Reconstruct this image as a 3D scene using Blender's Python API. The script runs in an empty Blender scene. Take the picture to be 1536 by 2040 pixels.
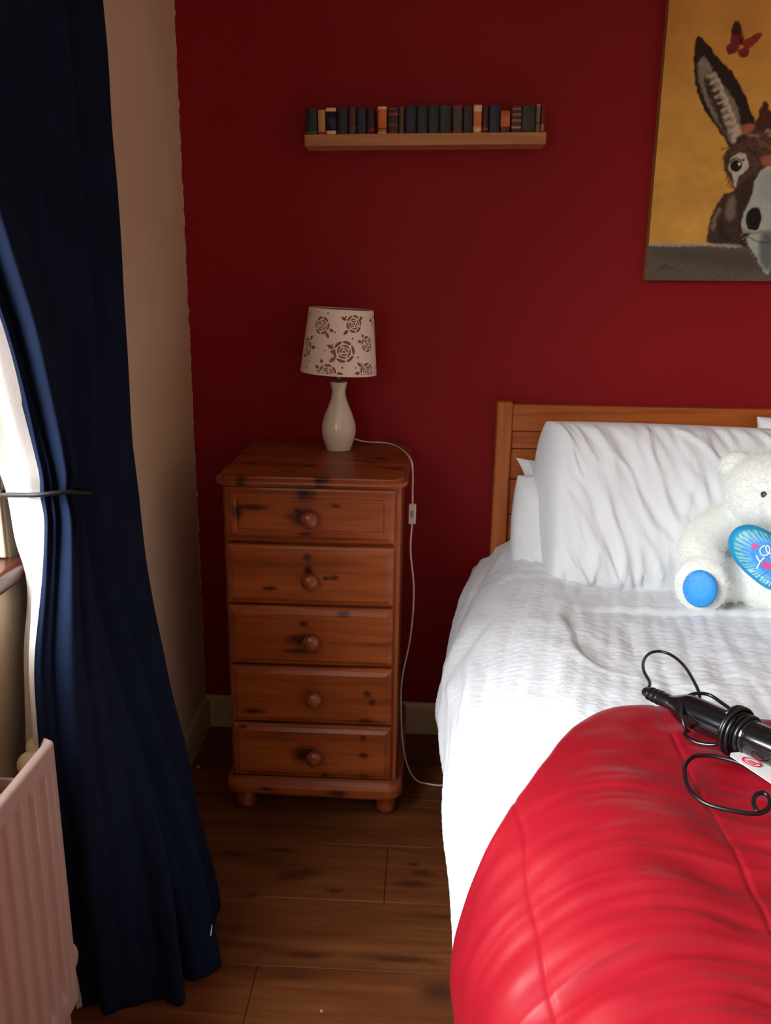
import bpy, bmesh, math, random
import numpy as np
from mathutils import Vector, Matrix
random.seed(4)
PI = math.pi
SC = bpy.context.scene
COL = SC.collection
# ------------------------------------------------------------------ camera
F_PX, PITCH, YAW, ROLL = 1690.0, 15.2, 2.6, 0.8
p, y_, r_ = (math.radians(v) for v in (PITCH, YAW, ROLL))
fw = Vector((-math.sin(y_)*math.cos(p), math.cos(y_)*math.cos(p), -math.sin(p)))
rt0 = Vector((math.cos(y_), math.sin(y_), 0)); up0 = rt0.cross(fw)
rt = rt0*math.cos(r_) + up0*math.sin(r_); up = up0*math.cos(r_) - rt0*math.sin(r_)
cam = bpy.data.cameras.new('camera'); camo = bpy.data.objects.new('camera', cam); COL.objects.link(camo)
M = Matrix.Identity(4)
for i in range(3):
    M[i][0], M[i][1], M[i][2] = rt[i], up[i], -fw[i]
M.translation = Vector((0, -2.39, 1.36))
camo.matrix_world = M
cam.sensor_fit = 'VERTICAL'; cam.sensor_height = 36; cam.sensor_width = 36
cam.lens = F_PX/2040*36; cam.clip_start = .02
SC.camera = camo
# ------------------------------------------------------------------ world, light, exposure
w = bpy.data.worlds.new('world'); SC.world = w; w.use_nodes = True
wt = w.node_tree; wn = wt.nodes; tc_ = wn.new('ShaderNodeTexCoord'); sp_ = wn.new('ShaderNodeSeparateXYZ'); rp_ = wn.new('ShaderNodeValToRGB')
wt.links.new(tc_.outputs['Generated'], sp_.inputs[0]); wt.links.new(sp_.outputs[2], rp_.inputs[0]); wt.links.new(rp_.outputs[0], wn['Background'].inputs[0])
rp_.color_ramp.elements[0].position = 0; rp_.color_ramp.elements[0].color = (.20, .20, .17, 1)
rp_.color_ramp.elements[1].position = .06; rp_.color_ramp.elements[1].color = (.88, .95, 1, 1)
wn['Background'].inputs[1].default_value = 5.0
SC.view_settings.view_transform = 'Standard'
SC.view_settings.look = 'None'
SC.view_settings.gamma = 1
SC.view_settings.exposure = .12
SC.view_settings.use_curve_mapping = False
def area_light(name, loc, rot, sx, sy, power, col):
    l = bpy.data.lights.new(name, 'AREA'); l.shape = 'RECTANGLE'; l.size = sx; l.size_y = sy
    l.energy = power; l.color = col
    o = bpy.data.objects.new(name, l); COL.objects.link(o); o.location = loc; o.rotation_euler = rot
    return o
# daylight coming through the window in the left wall (sky outside, just beyond the glass)
area_light('window_daylight', (-1.45, -2.15, 2.05), (0, math.radians(-55), 0), 1.9, 2.3, 330, (.94, .97, 1))
pt = area_light('window_portal', (-.80, -2.13, 1.53), (0, math.radians(-90), 0), 1.22, 2.03, 1, (1, 1, 1))
pt.data.cycles.is_portal = True      # sampling aid only: sends light rays through the window opening
# ------------------------------------------------------------------ helpers
def mesh_obj(name, verts, faces, mat=None, parent=None, smooth=False, loc=None):
    me = bpy.data.meshes.new(name)
    me.from_pydata([tuple(v) for v in verts], [], [tuple(f) for f in faces])
    me.validate(); me.update()
    if smooth:
        me.polygons.foreach_set('use_smooth', [True]*len(me.polygons))
    o = bpy.data.objects.new(name, me); COL.objects.link(o)
    if mat: me.materials.append(mat)
    if parent: o.parent = parent
    if loc is not None: o.location = loc
    return o
def bm_obj(name, bm, mat=None, parent=None, smooth=False, loc=None):
    bmesh.ops.recalc_face_normals(bm, faces=bm.faces)
    me = bpy.data.meshes.new(name); bm.to_mesh(me); bm.free()
    if smooth:
        me.polygons.foreach_set('use_smooth', [True]*len(me.polygons))
    o = bpy.data.objects.new(name, me); COL.objects.link(o)
    if mat: me.materials.append(mat)
    if parent: o.parent = parent
    if loc is not None: o.location = loc
    return o
def empty(name, loc=(0, 0, 0), rotz=0):
    o = bpy.data.objects.new(name, None); COL.objects.link(o)
    o.location = loc; o.rotation_euler = (0, 0, rotz); o.empty_display_size = .05
    return o
def tag(o, label, cat, group=None):
    o['label'] = label; o['category'] = cat
    if group: o['group'] = group
    return o
def struct(o): o['kind'] = 'structure'; return o
def add_box(bm, x0, x1, y0, y1, z0, z1, bev=0, seg=2):
    b2 = bmesh.new()
    bmesh.ops.create_cube(b2, size=1)
    for v in b2.verts:
        v.co = Vector((x0+(v.co.x+.5)*(x1-x0), y0+(v.co.y+.5)*(y1-y0), z0+(v.co.z+.5)*(z1-z0)))
    if bev: bmesh.ops.bevel(b2, geom=b2.edges[:], offset=bev, segments=seg, profile=.5, affect='EDGES')
    t = bpy.data.meshes.new('t'); b2.to_mesh(t); b2.free(); bm.from_mesh(t); bpy.data.meshes.remove(t)
def box(name, x0, x1, y0, y1, z0, z1, mat, parent=None, bev=0, seg=2, smooth=False):
    bm = bmesh.new(); add_box(bm, x0, x1, y0, y1, z0, z1, bev, seg)
    return bm_obj(name, bm, mat, parent, smooth)
def catmull(P, n=8, closed=False):
    P = [Vector(q) for q in P]; out = []; N = len(P)
    rng = range(N) if closed else range(N-1)
    for i in rng:
        if closed: a, b, c, d = P[(i-1) % N], P[i], P[(i+1) % N], P[(i+2) % N]
        else: a, b, c, d = P[max(i-1, 0)], P[i], P[i+1], P[min(i+2, N-1)]
        for k in range(n):
            t = k/n
            out.append(.5*((2*b)+(c-a)*t+(2*a-5*b+4*c-d)*t*t+(3*b-a-3*c+d)*t**3))
    if not closed: out.append(P[-1])
    return out
def tube_data(path, rad, seg=10, closed=False):
    vs, fs = [], []; N = len(path); up_ = Vector((0, 0, 1)); prev = None
    for i, q in enumerate(path):
        a = path[i-1] if (i > 0 or closed) else path[i]; b = path[(i+1) % N] if (i < N-1 or closed) else path[i]
        t = (b-a).normalized()
        if prev is None:
            n = t.cross(up_)
            if n.length < 1e-3: n = t.cross(Vector((1, 0, 0)))
        else: n = prev - t*prev.dot(t)
        n.normalize(); prev = n; m = t.cross(n)
        rr = rad(i/(N-1)) if callable(rad) else rad
        for k in range(seg):
            an = 2*PI*k/seg; vs.append(q+n*(math.cos(an)*rr)+m*(math.sin(an)*rr))
    for i in range(N if closed else N-1):
        j = (i+1) % N
        for k in range(seg):
            k2 = (k+1) % seg; fs.append((i*seg+k, i*seg+k2, j*seg+k2, j*seg+k))
    if not closed:
        fs.append(tuple(range(seg-1, -1, -1))); fs.append(tuple((N-1)*seg+k for k in range(seg)))
    return vs, fs
def tube(name, pts, rad, mat, parent=None, n=8, seg=10, closed=False, raw=False):
    path = [Vector(q) for q in pts] if raw else catmull(pts, n, closed)
    vs, fs = tube_data(path, rad, seg, closed)
    return mesh_obj(name, vs, fs, mat, parent, True)
def lathe_data(prof, seg=48):
    vs, fs = [], []
    for (r, z) in prof:
        for k in range(seg):
            a = 2*PI*k/seg; vs.append((r*math.cos(a), r*math.sin(a), z))
    for i in range(len(prof)-1):
        for k in range(seg):
            k2 = (k+1) % seg; fs.append((i*seg+k, i*seg+k2, (i+1)*seg+k2, (i+1)*seg+k))
    if prof[0][0] > 1e-5: fs.append(tuple(range(seg-1, -1, -1)))
    if prof[-1][0] > 1e-5: fs.append(tuple((len(prof)-1)*seg+k for k in range(seg)))
    return vs, fs
def lathe(name, prof, mat, parent=None, loc=None, seg=48, smoothn=0):
    if smoothn:
        prof = [(max(q.x, 0), q.z) for q in catmull([(a, 0, b) for a, b in prof], smoothn)]
    vs, fs = lathe_data(prof, seg)
    return mesh_obj(name, vs, fs, mat, parent, True, loc)
def grid_obj(name, X, Y, Z, mat, parent=None, smooth=True, wrap=False):
    n, m = X.shape
    V = np.stack([X, Y, Z], -1).reshape(-1, 3)
    idx = np.arange(n*m).reshape(n, m)
    if wrap: idx = np.concatenate([idx, idx[:, :1]], 1)
    q = np.stack([idx[:-1, :-1], idx[:-1, 1:], idx[1:, 1:], idx[1:, :-1]], -1).reshape(-1, 4)
    me = bpy.data.meshes.new(name)
    me.vertices.add(len(V)); me.vertices.foreach_set('co', V.astype(np.float32).ravel())
    me.loops.add(q.size); me.loops.foreach_set('vertex_index', q.astype(np.int32).ravel())
    me.polygons.add(len(q)); me.polygons.foreach_set('loop_start', (np.arange(len(q))*4).astype(np.int32))
    me.polygons.foreach_set('loop_total', np.full(len(q), 4, np.int32))
    me.update(calc_edges=True); me.validate()
    if smooth: me.polygons.foreach_set('use_smooth', np.ones(len(q), bool))
    o = bpy.data.objects.new(name, me); COL.objects.link(o)
    if mat: me.materials.append(mat)
    if parent: o.parent = parent
    return o
def noise2(x, y, seed=0):
    x = np.asarray(x, float); y = np.asarray(y, float)
    xi = np.floor(x).astype(np.int64); yi = np.floor(y).astype(np.int64); xf = x-xi; yf = y-yi
    def h(a, b):
        n = (a*374761393 + b*668265263 + seed*1442695041) & 0x7fffffff
        n = ((n ^ (n >> 13))*1274126177) & 0x7fffffff
        n = n ^ (n >> 16)
        return (n & 0xffff)/65535.0*2*PI
    def g(a, b, dx, dy):
        t = h(a, b); return np.cos(t)*dx+np.sin(t)*dy
    u = xf*xf*xf*(xf*(xf*6-15)+10); v = yf*yf*yf*(yf*(yf*6-15)+10)
    a = g(xi, yi, xf, yf)*(1-u)+g(xi+1, yi, xf-1, yf)*u
    b = g(xi, yi+1, xf, yf-1)*(1-u)+g(xi+1, yi+1, xf-1, yf-1)*u
    return (a*(1-v)+b*v)*1.5
def sst(a, b, x):
    t = np.clip((x-a)/(b-a), 0, 1); return t*t*(3-2*t)
def lerp_st(st, v):   # piecewise smooth interpolation of stations [(key, value array)]
    ks = [s[0] for s in st]; A = np.array([s[1] for s in st], float)
    return np.stack([np.interp(v, ks, A.reshape(len(ks), -1)[:, j]) for j in range(A.reshape(len(ks), -1).shape[1])], -1)
# ------------------------------------------------------------------ materials
def lin(c): return tuple((v/255/12.92 if v/255 <= .04045 else ((v/255+.055)/1.055)**2.4) for v in c)
class NT:
    def __init__(s, name):
        s.m = bpy.data.materials.new(name); s.m.use_nodes = True
        s.t = s.m.node_tree; s.n = s.t.nodes; s.b = s.n['Principled BSDF']
    def new(s, ty, **kw):
        q = s.n.new(ty)
        for k, v in kw.items(): setattr(q, k, v)
        return q
    def link(s, a, b): s.t.links.new(a, b)
    def coord(s, kind='Object', scale=(1, 1, 1), loc=(0, 0, 0)):
        t = s.new('ShaderNodeTexCoord'); mp = s.new('ShaderNodeMapping')
        mp.inputs['Scale'].default_value = scale; mp.inputs['Location'].default_value = loc
        s.link(t.outputs[kind], mp.inputs[0]); return mp.outputs[0]
    def noise(s, vec, scale, detail=3, rough=.5, dist=0):
        q = s.new('ShaderNodeTexNoise'); q.inputs['Scale'].default_value = scale
        q.inputs['Detail'].default_value = detail; q.inputs['Roughness'].default_value = rough
        q.inputs['Distortion'].default_value = dist
        if vec: s.link(vec, q.inputs['Vector'])
        return q.outputs[0]
    def ramp(s, fac, stops):
        q = s.new('ShaderNodeValToRGB'); e = q.color_ramp.elements
        while len(e) < len(stops): e.new(.5)
        for i, (pp, c) in enumerate(stops):
            e[i].position = pp; e[i].color = (*c, 1) if len(c) == 3 else c
        s.link(fac, q.inputs[0]); return q.outputs[0]
    def mix(s, fac, a, b, mode='MIX'):
        q = s.new('ShaderNodeMix', data_type='RGBA', blend_type=mode)
        for sock, v in ((q.inputs[0], fac), (q.inputs[6], a), (q.inputs[7], b)):
            if isinstance(v, (int, float)): sock.default_value = v
            elif isinstance(v, tuple): sock.default_value = (*v, 1)
            else: s.link(v, sock)
        return q.outputs[2]
    def math(s, op, a, b=0.0):
        q = s.new('ShaderNodeMath', operation=op)
        for sock, v in ((q.inputs[0], a), (q.inputs[1], b)):
            if isinstance(v, (int, float)): sock.default_value = v
            else: s.link(v, sock)
        return q.outputs[0]
    def bump(s, h, strength=.3, dist=.01):
        q = s.new('ShaderNodeBump'); q.inputs['Strength'].default_value = strength; q.inputs['Distance'].default_value = dist
        s.link(h, q.inputs['Height']); s.link(q.outputs[0], s.b.inputs['Normal'])
    def set(s, **kw):
        nm = dict(rough='Roughness', metal='Metallic', spec='Specular IOR Level', sheen='Sheen Weight', coat='Coat Weight', sub='Subsurface Weight', trans='Transmission Weight')
        for k, v in kw.items(): s.b.inputs[nm[k]].default_value = v
        return s
    def color(s, c):
        if isinstance(c, tuple): s.b.inputs['Base Color'].default_value = (*c, 1)
        else: s.link(c, s.b.inputs['Base Color'])
def simple(name, rgb, rough=.5, var=.12, scale=30, bump=0, bscale=200, coord='Object', **kw):
    t = NT(name); c = lin(rgb); v = t.coord(coord)
    f = t.noise(v, scale, 3)
    t.color(t.ramp(f, [(.3, tuple(q*(1-var) for q in c)), (.7, tuple(min(1, q*(1+var)) for q in c))]))
    t.set(rough=rough, **kw)
    if bump: t.bump(t.noise(v, bscale, 2), bump, .003)
    return t.m
def knot_mask(t, vec, axes, knots):   # product of soft ellipses; 0 at a knot
    sep = t.new('ShaderNodeSeparateXYZ'); t.link(vec, sep.inputs[0])
    wob = t.noise(vec, 60, 2); wob = t.math('MULTIPLY', t.math('SUBTRACT', wob, .5), .8)
    out = None
    for (a, b, ra, rb) in knots:
        da = t.math('DIVIDE', t.math('SUBTRACT', sep.outputs[axes[0]], a), ra)
        db = t.math('DIVIDE', t.math('SUBTRACT', sep.outputs[axes[1]], b), rb)
        d = t.math('ADD', t.math('POWER', t.math('ABSOLUTE', da), 2.0), t.math('POWER', t.math('ABSOLUTE', db), 2.0))
        d = t.math('ADD', t.math('SQRT', d), wob)
        mr = t.new('ShaderNodeMapRange', interpolation_type='SMOOTHSTEP'); t.link(d, mr.inputs[0])
        mr.inputs[1].default_value = .25; mr.inputs[2].default_value = 1.55
        out = mr.outputs[0] if out is None else t.math('MULTIPLY', out, mr.outputs[0])
    return out
def wood(name, dark, mid, light, grain=(1.6, 26, 26), rough=.35, knots=(), axes=(0, 2), kcol=(38, 14, 6), rnd=False, fine=.35, spec=.5, coat=0, bump=.12):
    t = NT(name); v0 = t.coord('Object')
    if rnd:
        oi = t.new('ShaderNodeObjectInfo'); va = t.new('ShaderNodeVectorMath', operation='ADD')
        sc = t.math('MULTIPLY', oi.outputs['Random'], 40.0)
        cb = t.new('ShaderNodeCombineXYZ'); t.link(sc, cb.inputs[0]); t.link(sc, cb.inputs[1])
        t.link(v0, va.inputs[0]); t.link(cb.outputs[0], va.inputs[1]); vg = va.outputs[0]
    else: vg = v0
    mp = t.new('ShaderNodeMapping'); mp.inputs['Scale'].default_value = grain; t.link(vg, mp.inputs[0])
    f1 = t.noise(mp.outputs[0], 1.0, 4, .55, .9)
    c = t.ramp(f1, [(.25, lin(dark)), (.5, lin(mid)), (.75, lin(light))])
    mp2 = t.new('ShaderNodeMapping'); mp2.inputs['Scale'].default_value = tuple(g*5 if g > 8 else g*2.5 for g in grain); t.link(vg, mp2.inputs[0])
    f2 = t.noise(mp2.outputs[0], 1.0, 3, .6)
    c = t.mix(fine, c, t.ramp(f2, [(.3, tuple(.55*q for q in lin(dark))), (.6, lin(light))]), 'MULTIPLY') if False else t.mix(t.math('MULTIPLY', t.math('SUBTRACT', f2, .45), fine*2), c, tuple(.45*q for q in lin(dark)))
    if rnd:
        oi2 = t.math('ADD', t.math('MULTIPLY', oi.outputs['Random'], .3), .85)
        hs = t.new('ShaderNodeHueSaturation'); t.link(oi2, hs.inputs['Value']); t.link(c, hs.inputs['Color']); c = hs.outputs[0]
    if knots:
        k = knot_mask(t, v0, axes, knots)
        c = t.mix(k, lin(kcol), c)
    t.color(c); t.set(rough=rough, spec=spec, coat=coat)
    if bump: t.bump(f2, bump, .002)
    return t.m
# --- wall paints
t = NT('red_wall_paint'); v = t.coord('Object')
n1 = t.noise(v, 2.2, 4); n2 = t.noise(v, 90, 2)
c = t.ramp(n1, [(.3, lin((136, 17, 24))), (.7, lin((143, 20, 27)))])
sp = t.new('ShaderNodeSeparateXYZ'); t.link(v, sp.inputs[0])
edge = t.math('LESS_THAN', t.math('ADD', sp.outputs[0], t.math('MULTIPLY', t.math('SUBTRACT', t.noise(v, 38, 3), .5), .016)), -.664)
t.color(t.mix(edge, c, lin((205, 180, 165)))); t.set(rough=.6, spec=.18); t.bump(n2, .12, .003); RED = t.m
t = NT('beige_wall_paint'); v = t.coord('Object')
t.color(t.ramp(t.noise(v, 3, 3), [(.3, lin((212, 186, 154))), (.7, lin((220, 196, 164)))])); t.set(rough=.7, spec=.3)
t.bump(t.noise(v, 140, 3), .35, .003); BEIGE = t.m
CREAM = simple('cream_wall_paint', (176, 150, 128), .7, .03, 4, .15, 120)
CEIL = simple('white_ceiling_paint', (225, 220, 212), .8, .02, 3)
GLOSSW = simple('cream_gloss_paint', (190, 168, 132), .35, .05, 12)
# ------------------------------------------------------------------ room shell
XL, XR, YF, ZC = -.665, 2.45, -3.5, 2.42
struct(box('wall_back', XL-.2, XR+.1, 0, .1, -.02, ZC, RED))
WY0, WY1, WZ0, WZ1 = -3.15, -1.115, .915, 2.14     # window opening in the left wall
WT = .17
bm = bmesh.new()
add_box(bm, XL-WT, XL, YF, 0, -.02, WZ0); add_box(bm, XL-WT, XL, YF, 0, WZ1, ZC)
add_box(bm, XL-WT, XL, WY1, 0, WZ0, WZ1); add_box(bm, XL-WT, XL, YF, WY0, WZ0, WZ1)
struct(bm_obj('wall_left', bm, BEIGE))
struct(box('wall_right', XR, XR+.1, YF, 0, -.02, ZC, CREAM))
struct(box('wall_front', XL-.2, XR+.1, YF-.1, YF, -.02, ZC, CREAM))
struct(box('ceiling', XL-.2, XR+.1, YF-.1, .1, ZC, ZC+.08, CEIL))
floor = struct(box('floor', XL-.2, XR+.1, YF-.1, .1, -.06, -.006, simple('floor_underlay', (40, 22, 12), .9)))
FLOORW = wood('laminate_floor', (72, 36, 17), (108, 59, 28), (130, 78, 42), (1.5, 15, 15), .5, [], rnd=True, fine=.5, spec=.22, bump=.1)
def floor_knots():
    return wood('laminate_floor_knots', (72, 36, 17), (106, 58, 28), (130, 78, 42), (1.5, 15, 15), .5,
        [(-.285, -.690, .045, .020), (-.25, -.675, .03, .012), (.0, -.70, .045, .014), (.02, -.66, .03, .012), (.0, -.63, .016, .008),
         (-.44, -.62, .05, .010), (-.18, -.735, .02, .010), (-.37, -.76, .012, .008), (-.33, -.60, .04, .010), (.06, -1.01, .045, .03), (-.22, -.93, .05, .010),
         (-.02, -.93, .09, .011)], (0, 1), (72, 36, 17), False, .5, .22, 0, .1)
FK = floor_knots()
yy = 0.0; rows = [0.0, -.165] + [-.365-.2*i for i in range(17)]
for i in range(len(rows)-1):
    y1, y0 = rows[i], max(rows[i+1], YF)
    if y1 <= YF: break
    xs = [XL]; x = XL + [.85, .35, 1.1, .6][i % 4]
    while x < XR: xs.append(x); x += 1.2
    xs.append(XR)
    for j in range(len(xs)-1):
        bm = bmesh.new(); add_box(bm, xs[j]+.0006, xs[j+1]-.0006, y0+.0006, y1-.0006, -.006, 0, .0012, 1)
        bm_obj('plank', bm, FK if (-1.2 < y0 < -.45 and xs[j] < .1) else FLOORW, floor)
# skirting boards
def skirting(name, pts0, ax):
    prof = [(0, 0), (.016, 0), (.016, .082), (.014, .092), (.009, .098), (.005, .102), (0, .102)]
    vs, fs = [], []
    (a0, a1) = pts0
    for a in (a0, a1):
        for d, z in prof:
            vs.append((a, -d, z) if ax == 'x' else (XL+d, a, z))
    n = len(prof)
    for k in range(n):
        k2 = (k+1) % n; fs.append((k, k2, n+k2, n+k))
    fs.append(tuple(range(n))); fs.append(tuple(range(2*n-1, n-1, -1)))
    bm = bmesh.new()
    o = mesh_obj(name, vs, fs, GLOSSW); struct(o); bm.free(); return o
skirting('baseboard_back', (XL, XR), 'x'); skirting('baseboard_left', (-3.5, -.016), 'y')
# window frame with glass (behind the curtain, outside the picture to the left)
t = NT('window_glass'); tr = t.new('ShaderNodeBsdfTransparent'); gl = t.new('ShaderNodeBsdfGlossy'); gl.inputs['Roughness'].default_value = .02
mx = t.new('ShaderNodeMixShader'); mx.inputs[0].default_value = .05
t.link(tr.outputs[0], mx.inputs[1]); t.link(gl.outputs[0], mx.inputs[2]); t.link(mx.outputs[0], t.n['Material Output'].inputs[0]); GLASS = t.m
WHITEP = simple('white_frame_plastic', (232, 232, 228), .35, .02)
bm = bmesh.new(); xf0, xf1 = XL-.15, XL-.09
for (a, b, c, d) in ((WY0, WY0+.05, WZ0, WZ1), (WY1-.05, WY1, WZ0, WZ1), (WY0, WY1, WZ0, WZ0+.05), (WY0, WY1, WZ1-.05, WZ1), ((WY0+WY1)/2-.03, (WY0+WY1)/2+.03, WZ0, WZ1)):
    add_box(bm, xf0, xf1, a, b, c, d, .004, 1)
win = struct(bm_obj('window_1', bm, WHITEP))
for (a, b) in ((WY0+.05, (WY0+WY1)/2-.03), ((WY0+WY1)/2+.03, WY1-.05)):
    box('pane', XL-.122, XL-.118, a, b, WZ0+.05, WZ1-.05, GLASS, win)
SILLW = wood('sill_wood', (40, 18, 14), (60, 27, 20), (76, 38, 27), (26, 2, 26), .25, spec=.5)
bm = bmesh.new(); add_box(bm, XL-.09, -.632, WY0-.06, -1.108, .890, .922, .012, 4)
sill = bm_obj('sill_board', bm, SILLW, win, True)
# cream inner lining of the reveal at the far side of the opening
box('reveal_board', XL-.09, XL-.001, WY1-.012, WY1-.001, .923, WZ1, CREAM, win, .003)
# ------------------------------------------------------------------ chest of drawers
ch = empty('chest_of_drawers', (-.264, -.24, 0))
tag(ch, 'narrow knotty pine chest of five drawers with wooden knobs against red wall', 'chest of drawers')
ox, oy = -.264, -.24
def L(x, y): return x-ox, y-oy
PD, PM, PL = (108, 46, 18), (148, 70, 27), (174, 92, 40)
def pine(nm, knots=(), grain=(2.2, 2, 24), axes=(0, 2), rough=.36): return wood(nm, PD, PM, PL, grain, rough, knots, axes, (66, 24, 11), fine=.4, spec=.45, bump=.06)
PINE_V = pine('pine_upright', (), (24, 24, 1.6))
# body
bm = bmesh.new()
x0, x1 = L(-.476, 0)[0], L(-.052, 0)[0]; yb, yf = L(0, -.035)[1], L(0, -.452)[1]
add_box(bm, x0, x0+.018, yf, yb, .115, .895, .002, 1); add_box(bm, x1-.018, x1, yf, yb, .115, .895, .002, 1)
add_box(bm, x0+.018, x1-.018, yb-.008, yb, .115, .895)
for zz in (.895, .752, .595, .434, .274, .124):
    add_box(bm, x0+.018, x1-.018, yf+.004, yf+.06, zz-.012, zz-.001)
bm_obj('carcass', bm, PINE_V, ch)
def rounded_slab(name, xa, xb, ya, yb_, prof, mat, parent, rc=.035, wave=0, seg=8):
    """slab with rounded front corners; prof = [(inset, z)] from bottom to top"""
    def outline(ins):
        pts = [(xb-ins, yb_), (xa+ins, yb_)]
        r = max(rc-ins, .004)
        cx, cy = xa+ins+r, ya+ins+r
        for k in range(seg+1):
            an = PI+PI/2*k/seg; pts.append((cx+r*math.cos(an), cy+r*math.sin(an)))
        for k in range(1, 24):
            pts.append((xa+ins+r+(xb-xa-2*ins-2*r)*k/24, ya+ins))
        cx = xb-ins-r
        for k in range(seg+1):
            an = 1.5*PI+PI/2*k/seg; pts.append((cx+r*math.cos(an), cy+r*math.sin(an)))
        return pts
    vs, fs = [], []; n = None
    for i, (ins, z) in enumerate(prof):
        o = outline(ins); n = len(o)
        for (x, y) in o:
            u = (x-xa)/(xb-xa)
            dz = wave*math.sin(2*PI*u-.3)*(1 if i < 2 else 0) if wave else 0
            vs.append((x, y, z+dz))
    for i in range(len(prof)-1):
        for k in range(n):
            k2 = (k+1) % n; fs.append((i*n+k, i*n+k2, (i+1)*n+k2, (i+1)*n+k))
    fs.append(tuple(range(n-1, -1, -1))); fs.append(tuple((len(prof)-1)*n+k for k in range(n)))
    return mesh_obj(name, vs, fs, mat, parent)
a0 = L(-.492, -.492); a1 = L(-.036, -.022)
TOPM = pine('pine_top', [(.03, -.24, .02, .014), (-.02, -.11, .022, .012), (.09, -.03, .03, .012), (.13, -.05, .02, .011), (-.17, -.10, .02, .010), (-.06, -.17, .018, .009),
    (.15, .00, .022, .011), (.19, -.12, .028, .013), (-.20, .02, .02, .009), (.08, .10, .02, .008), (-.16, -.246, .012, .02), (.02, -.246, .008, .012)], (2.0, 24, 24), (0, 1), .42)
rounded_slab('top', a0[0], a1[0], a0[1], a1[1], [(.012, .894), (.004, .897), (0, .903), (.001, .908), (.005, .912), (.010, .9145), (.0105, .918), (.016, .9185)], TOPM, ch, .045)
a0 = L(-.494, -.478); a1 = L(-.034, -.03)
rounded_slab('plinth', a0[0], a1[0], a0[1], a1[1], [(.003, .072), (0, .077), (0, .094), (.004, .104), (.012, .112), (.014, .118)],
    pine('pine_plinth', [(.06, .085, .03, .010), (-.12, .09, .02, .006)], (2, 2, 24)), ch, .04, .0035)
foot_prof = [(.0, 0), (.021, 0), (.026, .012), (.027, .03), (.024, .046), (.020, .052), (.023, .058), (.023, .074)]
fv, ff = lathe_data([(r, z) for r, z in foot_prof[1:]], 24)
fm = None
for (x, y) in ((-.452, -.413), (-.078, -.413), (-.452, -.08), (-.078, -.08)):
    lx, ly = L(x, y)
    o = mesh_obj('foot', fv, ff, PINE_V, ch, True, (lx, ly, 0))
# drawers
zs = [(.756, .891), (.598, .748), (.438, .591), (.278, .431), (.1225, .271)]
kn = [
    [(-.012, .876, .024, .016), (-.143, .842, .045, .008), (-.175, .828, .012, .02), (-.013, .778, .016, .006), (-.03, .835, .01, .008), (.06, .85, .012, .005), (-.02, .82, .035, .02)],
    [(-.008, .722, .012, .010), (-.006, .690, .011, .013), (.055, .672, .012, .007), (.035, .67, .008, .006), (-.10, .64, .02, .006)],
    [(.078, .578, .017, .008), (-.03, .507, .032, .016), (-.03, .478, .04, .008), (-.02, .55, .012, .007)],
    [(.138, .368, .011, .009), (.135, .292, .020, .010), (.15, .345, .010, .010), (-.15, .31, .03, .008)],
    [(.128, .245, .010, .008), (.13, .195, .012, .009), (.03, .133, .012, .012), (.13, .135, .012, .009), (-.18, .262, .012, .006), (-.02, .19, .035, .025)]]
xl, xr = L(-.4685, 0)[0], L(-.0655, 0)[0]; yfr = L(0, -.4535)[1]
KNOBM = wood('pine_knob', (92, 38, 18), (138, 66, 32), (178, 98, 54), (20, 20, 20), .28, fine=.3, spec=.6)
kprof = [(.010, 0), (.010, .006), (.0095, .010), (.0135, .015), (.0195, .021), (.0215, .027), (.0205, .032), (.016, .037), (.009, .040), (.0, .041)]
kprof = [(q.x, q.z) for q in catmull([(a, 0, b) for a, b in kprof], 3)]
kv, kf = lathe_data([(max(a, 1e-4), b) for a, b in kprof], 28)
kme = None
for i, (z0, z1) in enumerate(zs):
    rings = [(0, 0), (0, .010), (.003, .0135), (.0075, .0145), (.0165, .0205), (.018, .0205)]
    if i == 0: rings = [(0, 0), (0, .010), (.003, .0135), (.008, .0145), (.0165, .020), (.024, .020), (.0265, .0178), (.031, .0178), (.034, .0202)]
    vs, fs = [], []
    for ins, d in rings:
        vs += [(xl+ins, yfr-d, z0+ins), (xr-ins, yfr-d, z0+ins), (xr-ins, yfr-d, z1-ins), (xl+ins, yfr-d, z1-ins)]
    for k in range(len(rings)-1):
        for c in range(4):
            c2 = (c+1) % 4; fs.append((k*4+c, k*4+c2, k*4+4+c2, k*4+4+c))
    fs.append((0, 3, 2, 1)); e = (len(rings)-1)*4; fs.append((e, e+1, e+2, e+3))
    dr = mesh_obj('drawer', vs, fs, pine('pine_drawer_%s' % 'abcde'[i], kn[i], (2.0, 2, 22 + 2*i)), ch)
    kzs = [.821, .668, .512, .358, .196][i]
    kx = [.0, .0, .002, .006, .006][i]
    if kme is None:
        ko = mesh_obj('knob', kv, kf, KNOBM, dr, True); kme = ko.data
    else:
        ko = bpy.data.objects.new('knob', kme); COL.objects.link(ko); ko.parent = dr
    ko.location = (kx, yfr-.0195, kzs); ko.rotation_euler = (PI/2, random.uniform(0, 6) if False else 0, 0)
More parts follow.
